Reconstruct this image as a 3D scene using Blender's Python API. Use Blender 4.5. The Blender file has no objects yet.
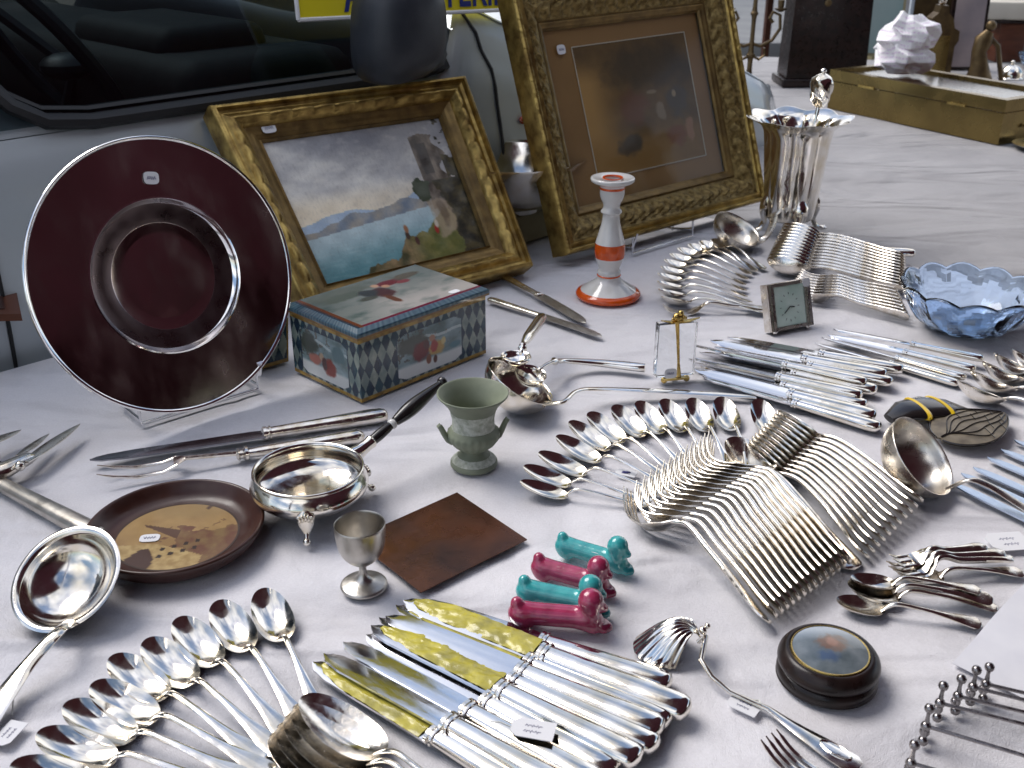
import bpy, math, random
from mathutils import Vector, Matrix, noise as mnoise
random.seed(7)
PI = math.pi
sc = bpy.context.scene
COL = sc.collection

# ------------------------------------------------------------------ camera model (used to find where things stand on the table)
FPX = 1050.0; PITCH = math.radians(25); CAMH = 0.6
cP, sP = math.cos(PITCH), math.sin(PITCH)
def ray(px, py):
    a = (px-512)/FPX; b = (384-py)/FPX
    return Vector((a, cP+b*sP, -sP+b*cP))
def G(px, py, z=0.0):
    r = ray(px, py); t = (z-CAMH)/r.z
    return Vector((r.x*t, r.y*t, z))
def hz(px, py, base):
    """height of the point seen at (px,py) straight above the point base (same distance along the view)"""
    r = ray(px, py); t = base.y/r.y
    return CAMH+r.z*t
S2 = math.sqrt(.5)
def C(s, n, z):            # stall frame: s along the kerb, n towards the car
    return Vector(((s-n)*S2, (s+n)*S2, z))
def RN(px, py, n):         # point at depth n seen at pixel
    r = ray(px, py); t = n/((r.y-r.x)*S2)
    return Vector((r.x*t, r.y*t, CAMH+r.z*t))
def lerp(a, b, t): return a+(b-a)*t
def vl(a, b, t): return Vector(a)*(1-t)+Vector(b)*t
def smooth(e0, e1, x):
    t = max(0, min(1, (x-e0)/(e1-e0))); return t*t*(3-2*t)
def interp(tab, x):
    if x <= tab[0][0]: return tab[0][1]
    for (a, b), (c, d) in zip(tab, tab[1:]):
        if x <= c: return b+(d-b)*smooth(0, 1, (x-a)/(c-a))
    return tab[-1][1]

def interpc(tab, x):
    n = len(tab)
    if x <= tab[0][0]: return tab[0][1]
    if x >= tab[-1][0]: return tab[-1][1]
    for i in range(n-1):
        x0, y0 = tab[i]; x1, y1 = tab[i+1]
        if x <= x1:
            def tg(k):
                if k == 0: return (tab[1][1]-tab[0][1])/(tab[1][0]-tab[0][0])
                if k == n-1: return (tab[-1][1]-tab[-2][1])/(tab[-1][0]-tab[-2][0])
                return (tab[k+1][1]-tab[k-1][1])/(tab[k+1][0]-tab[k-1][0])
            h = x1-x0; t = (x-x0)/h; m0 = tg(i)*h; m1 = tg(i+1)*h
            return (2*t**3-3*t*t+1)*y0+(t**3-2*t*t+t)*m0+(-2*t**3+3*t*t)*y1+(t**3-t*t)*m1

# ------------------------------------------------------------------ mesh builder
class MB:
    def __init__(s): s.v = []; s.f = []; s.m = []; s.c = None
    def add(s, vs, fs, mi=0):
        o = len(s.v); s.v += [Vector(q) for q in vs]; s.f += [tuple(i+o for i in q) for q in fs]; s.m += [mi]*len(fs); return s
    def box(s, c, d, rz=0, mi=0, M=None):
        vs = []
        for x in (-.5, .5):
            for y in (-.5, .5):
                for z in (-.5, .5): vs.append(Vector((x*d[0], y*d[1], z*d[2])))
        R = Matrix.Rotation(rz, 3, 'Z') if M is None else M
        vs = [R @ q+Vector(c) for q in vs]
        return s.add(vs, [(0, 1, 3, 2), (4, 6, 7, 5), (0, 4, 5, 1), (2, 3, 7, 6), (0, 2, 6, 4), (1, 5, 7, 3)], mi)
    def rbox(s, c, d, r=.003, rz=0, mi=0, seg=3):
        """box with rounded vertical and horizontal edges"""
        X, Y, Z = d[0]/2, d[1]/2, d[2]/2
        def ring(ins, z):
            out = []
            for k, (sx, sy) in enumerate(((1, 1), (-1, 1), (-1, -1), (1, -1))):
                for j in range(seg+1):
                    a = (k+j/seg)*PI/2
                    rr = max(r-ins, 0)
                    out.append((sx*(X-r)+rr*math.cos(a), sy*(Y-r)+rr*math.sin(a), z))
            return out
        rings = []
        for j in range(seg+1):
            a = j/seg*PI/2; rings.append(ring(r-r*math.sin(a), -Z+r-r*math.cos(a)))
        for j in range(seg+1):
            a = j/seg*PI/2; rings.append(ring(r-r*math.cos(a), Z-r+r*math.sin(a)))
        n = len(rings[0]); R = Matrix.Rotation(rz, 3, 'Z'); cc = Vector(c)
        vs = [R @ Vector(q)+cc for g in rings for q in g]; fs = []
        for i in range(len(rings)-1):
            for j in range(n): fs.append((i*n+j, i*n+(j+1) % n, (i+1)*n+(j+1) % n, (i+1)*n+j))
        fs.append(tuple(range(n))[::-1]); fs.append(tuple((len(rings)-1)*n+j for j in range(n)))
        return s.add(vs, fs, mi)
    def lathe(s, prof, n=40, c=(0, 0, 0), mod=None, mi=0, M=None, cap=False):
        vs = []; fs = []
        for i, (r, z) in enumerate(prof):
            for j in range(n):
                a = 2*PI*j/n; rr, zz = (r, z) if mod is None else mod(r, z, a, i)
                q = Vector((rr*math.cos(a), rr*math.sin(a), zz))
                vs.append((M @ q if M is not None else q)+Vector(c))
        for i in range(len(prof)-1):
            for j in range(n): fs.append((i*n+j, i*n+(j+1) % n, (i+1)*n+(j+1) % n, (i+1)*n+j))
        if cap:
            fs.append(tuple(range(n))[::-1]); fs.append(tuple((len(prof)-1)*n+j for j in range(n)))
        return s.add(vs, fs, mi)
    def sweep(s, pts, ws, hs, n=10, side=None, p=2.0, mi=0, caps=True):
        """superellipse section swept along pts; ws half-width along side vector, hs half-height"""
        pts = [Vector(q) for q in pts]; m = len(pts); vs = []; fs = []
        prev = None
        for i, q in enumerate(pts):
            t = (pts[min(i+1, m-1)]-pts[max(i-1, 0)]).normalized()
            if side is not None: sd = Vector(side); sd = (sd-t*sd.dot(t)).normalized()
            else:
                if prev is None:
                    ref = Vector((0, 0, 1)) if abs(t.z) < .9 else Vector((1, 0, 0))
                    sd = t.cross(ref).normalized()
                else: sd = (prev-t*prev.dot(t)).normalized()
            prev = sd; up = t.cross(sd).normalized()
            w = ws[i] if hasattr(ws, '__len__') else ws; h = hs[i] if hasattr(hs, '__len__') else hs
            for j in range(n):
                a = 2*PI*(j+.5)/n; ca, sa = math.cos(a), math.sin(a)
                vs.append(q+sd*(math.copysign(abs(ca)**(2/p), ca)*w)+up*(math.copysign(abs(sa)**(2/p), sa)*h))
        for i in range(m-1):
            for j in range(n): fs.append((i*n+j, i*n+(j+1) % n, (i+1)*n+(j+1) % n, (i+1)*n+j))
        if caps:
            fs.append(tuple(range(n))[::-1]); fs.append(tuple((m-1)*n+j for j in range(n)))
        return s.add(vs, fs, mi)
    def tube(s, pts, r, n=8, mi=0): return s.sweep(pts, r, r, n, mi=mi)
    def ball(s, c, r, n=12, sc3=(1, 1, 1), mi=0, M=None):
        k = n//2+1; prof = []
        vs = []; fs = []
        for i in range(k+1):
            b = -PI/2+PI*i/k
            for j in range(n):
                a = 2*PI*j/n
                q = Vector((math.cos(b)*math.cos(a)*r*sc3[0], math.cos(b)*math.sin(a)*r*sc3[1], math.sin(b)*r*sc3[2]))
                vs.append((M @ q if M is not None else q)+Vector(c))
        for i in range(k):
            for j in range(n): fs.append((i*n+j, i*n+(j+1) % n, (i+1)*n+(j+1) % n, (i+1)*n+j))
        return s.add(vs, fs, mi)
    def grid(s, fn, nu, nv, mi=0, close=False):
        vs = [fn(i/nu, j/nv) for j in range(nv+1) for i in range(nu+1)]; w = nu+1
        fs = [(j*w+i, j*w+i+1, (j+1)*w+i+1, (j+1)*w+i) for j in range(nv) for i in range(nu)]
        return s.add(vs, fs, mi)
    def prism(s, poly, z0, z1, mi=0):
        n = len(poly); vs = [(x, y, z0) for x, y in poly]+[(x, y, z1) for x, y in poly]
        fs = [tuple(range(n))[::-1], tuple(range(n, 2*n))]+[(i, (i+1) % n, n+(i+1) % n, n+i) for i in range(n)]
        return s.add(vs, fs, mi)
    def build(s, name, mats, parent=None, angle=40, colors=None):
        me = bpy.data.meshes.new(name); me.from_pydata([tuple(q) for q in s.v], [], s.f)
        import bmesh
        bm = bmesh.new(); bm.from_mesh(me)
        bmesh.ops.remove_doubles(bm, verts=bm.verts, dist=1e-6) if colors is None else None
        bmesh.ops.recalc_face_normals(bm, faces=bm.faces) if colors is None else None
        bm.to_mesh(me); bm.free()
        if not isinstance(mats, (list, tuple)): mats = [mats]
        for q in mats: me.materials.append(q)
        if len(mats) > 1 and len(me.polygons) == len(s.m):
            for pl, mi in zip(me.polygons, s.m): pl.material_index = mi
        me.polygons.foreach_set('use_smooth', [True]*len(me.polygons))
        me.set_sharp_from_angle(angle=math.radians(angle))
        if colors is not None:
            at = me.color_attributes.new('Paint', 'FLOAT_COLOR', 'POINT')
            flat = []
            for cc in colors: flat += [lin(cc[0]), lin(cc[1]), lin(cc[2]), 1.0]
            at.data.foreach_set('color', flat)
        o = bpy.data.objects.new(name, me); COL.objects.link(o)
        if parent is not None: o.parent = parent
        return o
def lin(x):
    x = max(0, min(1, x)); return x/12.92 if x <= .04045 else ((x+.055)/1.055)**2.4
def tag(o, label=None, cat=None, group=None, kind=None):
    if label: o['label'] = label
    if cat: o['category'] = cat
    if group: o['group'] = group
    if kind: o['kind'] = kind
    return o
def thing(name, label, cat, loc=(0, 0, 0), rz=0, group=None):
    o = bpy.data.objects.new(name, None); COL.objects.link(o); o.empty_display_size = .02
    o.location = loc; o.rotation_euler = (0, 0, rz)
    return tag(o, label, cat, group)
def clone(o, parent=None):
    c = o.copy(); COL.objects.link(c); c.parent = parent
    if parent is not None: c.matrix_parent_inverse = o.matrix_parent_inverse
    for ch in [q for q in bpy.data.objects if q.parent == o]: clone(ch, c)
    return c

# ------------------------------------------------------------------ materials
def mat(name, col, rough=.5, metal=0., var=0., vs=20., rvar=0., bump=0., bs=200., col2=None, coat=0., spec=.5, trans=0., ior=1.45, detail=4, stretch=None, sheen=0., bumpd=.001):
    m = bpy.data.materials.new(name); m.use_nodes = True; nt = m.node_tree; N = nt.nodes; L = nt.links
    b = N['Principled BSDF']; b.inputs['Base Color'].default_value = (*col, 1); b.inputs['Roughness'].default_value = rough
    b.inputs['Metallic'].default_value = metal; b.inputs['Coat Weight'].default_value = coat; b.inputs['Coat Roughness'].default_value = .08
    b.inputs['Specular IOR Level'].default_value = spec; b.inputs['Transmission Weight'].default_value = trans; b.inputs['IOR'].default_value = ior
    b.inputs['Sheen Weight'].default_value = sheen
    tc = N.new('ShaderNodeTexCoord'); src = tc.outputs['Object']
    if stretch:
        mp = N.new('ShaderNodeMapping'); mp.inputs['Scale'].default_value = stretch; L.new(src, mp.inputs[0]); src = mp.outputs[0]
    if var > 0 or col2 is not None:
        nz = N.new('ShaderNodeTexNoise'); nz.inputs['Scale'].default_value = vs; nz.inputs['Detail'].default_value = detail; L.new(src, nz.inputs['Vector'])
        r = N.new('ShaderNodeValToRGB'); L.new(nz.outputs[0], r.inputs[0])
        r.color_ramp.elements[0].position = .35; r.color_ramp.elements[1].position = .68
        c2 = col2 if col2 is not None else tuple(q*(1-var) for q in col)
        r.color_ramp.elements[0].color = (*col, 1); r.color_ramp.elements[1].color = (*c2, 1)
        L.new(r.outputs[0], b.inputs['Base Color'])
    if rvar > 0:
        n2 = N.new('ShaderNodeTexNoise'); n2.inputs['Scale'].default_value = vs*2.3; n2.inputs['Detail'].default_value = 5; L.new(src, n2.inputs['Vector'])
        mr = N.new('ShaderNodeMapRange'); mr.inputs[1].default_value = .35; mr.inputs[2].default_value = .7
        mr.inputs[3].default_value = max(rough-rvar, .01); mr.inputs[4].default_value = rough+rvar
        L.new(n2.outputs[0], mr.inputs[0]); L.new(mr.outputs[0], b.inputs['Roughness'])
    if bump > 0:
        n3 = N.new('ShaderNodeTexNoise'); n3.inputs['Scale'].default_value = bs; n3.inputs['Detail'].default_value = 4; L.new(src, n3.inputs['Vector'])
        bp = N.new('ShaderNodeBump'); bp.inputs['Strength'].default_value = bump; bp.inputs['Distance'].default_value = bumpd
        L.new(n3.outputs[0], bp.inputs['Height']); L.new(bp.outputs[0], b.inputs['Normal'])
    return m
def paintmat(name, rough=.5, coat=0., bump=.0, bs=300, grain=.06):
    m = mat(name, (.5, .5, .5), rough, coat=coat, bump=bump, bs=bs); nt = m.node_tree; N = nt.nodes; L = nt.links
    a = N.new('ShaderNodeAttribute'); a.attribute_name = 'Paint'
    nz = N.new('ShaderNodeTexNoise'); nz.inputs['Scale'].default_value = 900; nz.inputs['Detail'].default_value = 3
    tc = N.new('ShaderNodeTexCoord'); L.new(tc.outputs['Object'], nz.inputs['Vector'])
    mr = N.new('ShaderNodeMapRange'); mr.inputs[3].default_value = 1-grain*3; mr.inputs[4].default_value = 1+grain*3; L.new(nz.outputs[0], mr.inputs[0])
    mx = N.new('ShaderNodeMix'); mx.data_type = 'RGBA'; mx.blend_type = 'MULTIPLY'; mx.inputs['Factor'].default_value = 1
    L.new(a.outputs['Color'], mx.inputs[6]); L.new(mr.outputs[0], mx.inputs[7]); L.new(mx.outputs[2], N['Principled BSDF'].inputs['Base Color'])
    return m
SIL = mat('polished_silver', (.90, .875, .84), .14, 1, vs=35, rvar=.07, bump=.12, bs=70, col2=(.76, .69, .56), detail=8)
SILW = mat('worn_silver', (.86, .83, .78), .20, 1, vs=60, rvar=.08, bump=.15, bs=250, col2=(.62, .55, .45))
PEW = mat('dull_pewter', (.55, .53, .49), .36, 1, vs=60, rvar=.08, bump=.15, bs=300, col2=(.44, .41, .37))
STEEL = mat('steel_blade', (.80, .80, .82), .13, 1, vs=40, rvar=.06, bump=.03, bs=80, stretch=(1, 3, 3))
STEELB = mat('sky_tinted_satin_blade', (.60, .70, .84), .42, 1, vs=40, rvar=.08, bump=.1, bs=300, stretch=(1, 6, 6))  # blue of the reflected sky is put into the base colour
CHROME = mat('chrome_wire', (.8, .8, .82), .12, 1)
GOLD = mat('gilt_gesso', (.50, .35, .11), .40, .85, vs=45, rvar=.12, bump=.5, bs=350, col2=(.20, .125, .04))
GOLD2 = mat('aged_gilt_ornament', (.36, .26, .10), .42, .8, vs=110, rvar=.12, bump=.9, bs=420, col2=(.13, .085, .03), bumpd=.002)
GILTB = mat('brown_gilt_inner', (.27, .175, .06), .42, .6, vs=40, rvar=.1, bump=.4, bs=300, col2=(.15, .095, .035))
BRASS = mat('brass', (.66, .47, .16), .25, 1, vs=50, rvar=.1, bump=.2, bs=300, col2=(.42, .29, .09))
BRASSD = mat('dull_brass_sheet', (.27, .195, .07), .30, .9, vs=6, rvar=.10, bump=.08, bs=40, col2=(.17, .12, .045), detail=4)
COPPER = mat('patinated_copper_sheet', (.15, .055, .026), .30, .6, vs=12, rvar=.1, bump=.3, bs=90, col2=(.045, .023, .018), detail=7)
DWOOD = mat('dark_brown_lacquer', (.040, .014, .010), .36, vs=30, rvar=.08, col2=(.055, .02, .013), coat=.1)
EBONY = mat('ebony', (.010, .009, .010), .25, vs=50, coat=.4, col2=(.018, .014, .013))
BLACKW = mat('blackened_wood', (.008, .005, .0045), .35, vs=40, rvar=.1, col2=(.022, .011, .009), coat=.08, spec=.35)
CERW = mat('white_glaze', (.72, .71, .69), .12, coat=.6, vs=40, col2=(.66, .65, .62))
CERO = mat('orange_glaze', (.72, .10, .008), .16, coat=.4, vs=80, col2=(.58, .07, .006))
JASP = mat('sage_jasper', (.235, .26, .185), .55, vs=60, col2=(.20, .225, .16), bump=.15, bs=500)
JASPW = mat('white_relief_jasper', (.60, .62, .55), .6, vs=200, bump=.3, bs=600, col2=(.33, .36, .28))
TURQ = mat('turquoise_glaze', (.06, .44, .43), .13, coat=.7, vs=60, col2=(.025, .27, .29), bump=.25, bs=180)
PINK = mat('raspberry_glaze', (.44, .05, .125), .13, coat=.7, vs=60, col2=(.26, .02, .06), bump=.25, bs=180)
PAPER = mat('white_paper', (.74, .74, .78), .8, vs=30, col2=(.68, .68, .73), bump=.2, bs=60)
TAGM = mat('tag_card', (.78, .78, .80), .8)
INK = mat('blue_ink', (.03, .03, .16), .7)
STRING = mat('cotton_thread', (.7, .7, .66), .9)
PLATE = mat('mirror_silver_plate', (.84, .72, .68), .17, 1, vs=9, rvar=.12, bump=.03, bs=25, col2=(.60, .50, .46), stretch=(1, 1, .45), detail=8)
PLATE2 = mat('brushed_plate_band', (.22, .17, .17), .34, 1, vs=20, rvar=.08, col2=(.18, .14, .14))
SATIN = mat('satin_tarnished_silver', (.78, .74, .67), .30, 1, vs=30, rvar=.06, bump=.1, bs=200, col2=(.66, .60, .52))
PEWD = mat('dark_pewter', (.36, .34, .34), .28, 1, vs=60, rvar=.08, col2=(.24, .22, .22))
PLATER = mat('plate_rim_silver', (.92, .91, .9), .07, 1)
CARP = mat('silver_blue_car_paint', (.52, .57, .60), .36, .3, coat=.7, vs=3, col2=(.48, .53, .56))
RUB = mat('black_rubber', (.012, .012, .014), .55, vs=60, bump=.2, bs=300)
MIRP = mat('black_grained_plastic', (.02, .024, .032), .42, bump=.3, bs=500, vs=50, col2=(.026, .03, .038))
DARKI = mat('dark_upholstery', (.02, .022, .024), .7, bump=.3, bs=150, vs=20, col2=(.012, .013, .015))
YEL = mat('yellow_sign_card', (.78, .66, .02), .45, vs=10, col2=(.74, .62, .02))
BLUEL = mat('blue_lettering', (.015, .03, .20), .45)
KHAKI = mat('khaki_card_box', (.30, .26, .15), .7, vs=20, col2=(.26, .22, .12), bump=.2)
def canvas(name, col, tr):
    m = mat(name, col, .85, vs=3, col2=tuple(q*.8 for q in col), bump=.3, bs=120); nt = m.node_tree; N = nt.nodes; L = nt.links
    t = N.new('ShaderNodeBsdfTranslucent'); t.inputs[0].default_value = (*tr, 1); mx = N.new('ShaderNodeMixShader'); mx.inputs[0].default_value = .5
    out = [q for q in N if q.type == 'OUTPUT_MATERIAL'][0]; L.new(N['Principled BSDF'].outputs[0], mx.inputs[1]); L.new(t.outputs[0], mx.inputs[2]); L.new(mx.outputs[0], out.inputs[0]); return m
MAROON = canvas('maroon_canvas', (.078, .028, .036), (.040, .014, .019))
ASPH = mat('asphalt', (.055, .058, .062), .85, vs=2, col2=(.075, .078, .082), bump=.6, bs=80, bumpd=.004)
STONE = mat('street_stone', (.42, .37, .29), .8, vs=1.5, col2=(.34, .30, .24), bump=.4, bs=12, bumpd=.01)
WINM = mat('facade_window_glass', (.03, .04, .05), .08, coat=.5)
AMBER = mat('amber_lens', (.50, .07, .015), .15, coat=.8)
ONYX = mat('green_onyx', (.20, .22, .12), .2, coat=.4, vs=25, col2=(.32, .32, .20))
TEALD = mat('clock_dial_green', (.72, .85, .76), .55, coat=0, vs=25, col2=(.50, .68, .58))
WOODR = mat('red_brown_wood', (.12, .04, .02), .4, vs=12, stretch=(1, 1, 8), col2=(.08, .026, .014))
BRONZE = mat('dark_bronze', (.09, .06, .03), .4, .7, vs=30, col2=(.16, .11, .05), bump=.5, bs=120)
PALEB = mat('pale_blue_card', (.52, .58, .64), .6, vs=8, col2=(.46, .52, .58))
CREAM = mat('cream_card', (.62, .58, .50), .6, vs=8, col2=(.55, .51, .43))
def glassmat(name, col, rough=.02, tint=1.45):
    m = mat(name, col, rough, trans=1, ior=tint); return m
BGLASS = glassmat('blue_pressed_glass', (.62, .78, 1.0), .015)
YSHEET = mat('crinkled_yellow', (.60, .52, .07), .22, vs=60, col2=(.34, .30, .06), coat=.3, bump=.35, bs=160, bumpd=.002)
CRYS = glassmat('clear_acrylic', (.93, .95, .96), .03)
LENS = mat('domed_glass', (.9, .93, .95), .03, trans=.0)
def tinted(name, tcol, gl=.045, ro=.03):
    m = bpy.data.materials.new(name); m.use_nodes = True; nt = m.node_tree; N = nt.nodes; L = nt.links
    for q in list(N):
        if q.type == 'BSDF_PRINCIPLED': N.remove(q)
    out = [q for q in N if q.type == 'OUTPUT_MATERIAL'][0]
    t = N.new('ShaderNodeBsdfTransparent'); t.inputs[0].default_value = (*tcol, 1)
    g = N.new('ShaderNodeBsdfGlossy'); g.inputs['Roughness'].default_value = ro
    lw = N.new('ShaderNodeLayerWeight'); lw.inputs[0].default_value = .5
    pw = N.new('ShaderNodeMath'); pw.operation = 'POWER'; pw.inputs[1].default_value = 4.0; L.new(lw.outputs['Facing'], pw.inputs[0])
    fr = N.new('ShaderNodeMapRange'); fr.inputs[3].default_value = gl; fr.inputs[4].default_value = .9; L.new(pw.outputs[0], fr.inputs[0])
    mx = N.new('ShaderNodeMixShader'); L.new(fr.outputs[0], mx.inputs[0]); L.new(t.outputs[0], mx.inputs[1]); L.new(g.outputs[0], mx.inputs[2]); L.new(mx.outputs[0], out.inputs[0])
    return m
CARG = tinted('tinted_car_glass', (.30, .36, .38))
PICG = tinted('picture_glass', (.97, .96, .93), .018, .10)
def cloth_mat(name, a, b):
    m = mat(name, a, .9, vs=5, col2=b, sheen=.1); nt = m.node_tree; N = nt.nodes; L = nt.links; bs = N['Principled BSDF']
    tc = N.new('ShaderNodeTexCoord')
    n1 = N.new('ShaderNodeTexNoise'); n1.inputs['Scale'].default_value = 7; n1.inputs['Detail'].default_value = 5; n1.inputs['Distortion'].default_value = .25
    n2 = N.new('ShaderNodeTexNoise'); n2.inputs['Scale'].default_value = 900
    L.new(tc.outputs['Object'], n1.inputs['Vector']); L.new(tc.outputs['Object'], n2.inputs['Vector'])
    b1 = N.new('ShaderNodeBump'); b1.inputs['Strength'].default_value = .5; b1.inputs['Distance'].default_value = .03
    b2 = N.new('ShaderNodeBump'); b2.inputs['Strength'].default_value = .8; b2.inputs['Distance'].default_value = .0010
    n5 = N.new('ShaderNodeTexNoise'); n5.inputs['Scale'].default_value = 2.6; n5.inputs['Detail'].default_value = 2; n5.inputs['Distortion'].default_value = .8; m5 = N.new('ShaderNodeMapping'); m5.inputs['Scale'].default_value = (1, 2.6, 1); m5.inputs['Rotation'].default_value = (0, 0, .6); L.new(tc.outputs['Object'], m5.inputs[0]); L.new(m5.outputs[0], n5.inputs['Vector'])
    b5 = N.new('ShaderNodeBump'); b5.inputs['Strength'].default_value = .6; b5.inputs['Distance'].default_value = .09; L.new(n5.outputs[0], b5.inputs['Height']); L.new(b5.outputs[0], b1.inputs['Normal'])
    L.new(n1.outputs[0], b1.inputs['Height']); L.new(n2.outputs[0], b2.inputs['Height']); L.new(b1.outputs[0], b2.inputs['Normal']); L.new(b2.outputs[0], bs.inputs['Normal'])
    mxc = N.new('ShaderNodeMix'); mxc.data_type = 'RGBA'; mxc.blend_type = 'MULTIPLY'; mxc.inputs['Factor'].default_value = 1
    mr = N.new('ShaderNodeMapRange'); mr.inputs[1].default_value = .3; mr.inputs[2].default_value = .7; mr.inputs[3].default_value = .95; mr.inputs[4].default_value = 1.03
    n4 = N.new('ShaderNodeTexNoise'); n4.inputs['Scale'].default_value = 420; n4.inputs['Detail'].default_value = 3; L.new(tc.outputs['Object'], n4.inputs['Vector']); L.new(n4.outputs[0], mr.inputs[0])
    src = bs.inputs['Base Color'].links[0].from_socket; L.new(src, mxc.inputs[6]); L.new(mr.outputs[0], mxc.inputs[7]); L.new(mxc.outputs[2], bs.inputs['Base Color'])
    return m
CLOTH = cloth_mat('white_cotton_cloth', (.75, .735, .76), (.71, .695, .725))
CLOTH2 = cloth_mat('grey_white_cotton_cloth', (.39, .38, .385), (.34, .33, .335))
OILP = paintmat('oil_paint', .4, coat=.15, bump=.5, bs=220)
PRINTP = paintmat('printed_paper', .55)
TINP = paintmat('lithographed_tin', .22, coat=.5, grain=.03)
WOODP = paintmat('varnished_decoupage', .35, coat=.3, grain=.05)
# ------------------------------------------------------------------ street, table, cloths
g = MB(); g.add([(-60, -60, -.75), (60, -60, -.75), (60, 60, -.75), (-60, 60, -.75)], [(0, 1, 2, 3)])
tag(g.build('road', ASPH), kind='structure')
T1 = [(-1.3, .03), (1.777, .03), (1.777, 1.447), (-1.3, 1.447)]       # (s,n) corners of the near table
def cloth_h(x, y):
    a = mnoise.noise(Vector((x*3.1, y*3.1, 1.7)))*.5+mnoise.noise(Vector((x*9+4, y*6, 3)))*.3
    w = math.sin((x*.8+y*2.2)*9+2*mnoise.noise(Vector((x*2, y*2, 9))))
    crease = -.0016*max(0, 1-abs((x*S2+y*S2)-.62)/.012)-.0014*max(0, 1-abs((y-x)*S2-.70)/.012)
    return -.0040+.0035*a+.0009*w*max(0, a+.3)+crease
root = thing('market_table', 'long trestle table standing under the white cloth beside the silver car', 'table', C(.24, .74, -.75), PI/4)
m = MB(); m.box((0, 0, .71), (3.04, 1.38, .03)); m.build('tabletop', WOODR, root)
for sx in (-1, 1):
    for sy in (-1, 1):
        q = MB(); q.box((sx*1.35, sy*.6, .3475), (.05, .05, .695)); q.build('leg', WOODR, root)
def cloth(name, poly_sn, n1, n2, zoff, drop, mat_, label, ext=0):
    """rectangular (bilinear) cloth with hanging sides; poly in world xy, 4 corners"""
    P = [Vector((q[0], q[1], 0)) for q in poly_sn]
    m = MB()
    def top(u, v):
        q = P[0]*(1-u)*(1-v)+P[1]*u*(1-v)+P[2]*u*v+P[3]*(1-u)*v
        return Vector((q.x, q.y, cloth_h(q.x, q.y)+zoff))
    ctr = (P[0]+P[1]+P[2]+P[3])/4
    m.grid(top, n1, n2)
    for a, b in ((0, 1), (1, 2), (2, 3), (3, 0)):
        L = (P[b]-P[a]).length; k = max(20, int(L/.02))
        nrm = Vector(((P[b]-P[a]).y, -(P[b]-P[a]).x, 0)).normalized()
        def side(u, v, a=a, b=b, nrm=nrm, L=L):
            q = P[a]*(1-u)+P[b]*u
            z0 = cloth_h(q.x, q.y)+zoff
            wv = math.sin(u*L*17+3*mnoise.noise(Vector((u*L*2, a, 0))))*.012*min(1, v*3)*drop/.5
            ed = min(u, 1-u)*L
            wv *= min(1, ed/.08)
            bl = .008*math.sin(min(1, v*8)*PI/2)
            return Vector((q.x, q.y, z0-drop*v))+nrm*(bl*min(1, ed/.02)+wv*.6+abs(wv)*.2)
        m.grid(side, k, 8)
    return tag(m.build(name, mat_, angle=80), label, 'tablecloth')
c4 = [C(*q, 0) for q in T1]
cloth('tablecloth', [(q.x, q.y) for q in c4], 240, 140, 0, .45, CLOTH, 'wrinkled white cotton cloth spread under the silver cutlery on the near table')
# second table further back, its cloth greyer and a little lower
B2 = [(.34, 2.155), (1.75, .745), (2.95, 4.2), (.93, 4.62)]
root = thing('market_table', 'table at the back right under the greyer cloth and the brass box', 'table', (1.5, 3.0, -.75), 0)
m = MB(); m.prism([(.42-1.5, 2.17-3), (1.7-1.5, .86-3), (2.85-1.5, 4.15-3), (.97-1.5, 4.54-3)], .69, .722); m.build('tabletop', WOODR, root)
for lx, ly in ((-.85, -.7), (.15, -1.8), (1.2, 1.0), (-.45, 1.4)):
    q = MB(); q.box((lx, ly, .345), (.05, .05, .69)); q.build('leg', WOODR, root)
cloth('tablecloth', B2, 110, 120, -.016, .5, CLOTH2, 'greyer white cloth on the back table under the brass box')

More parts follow.
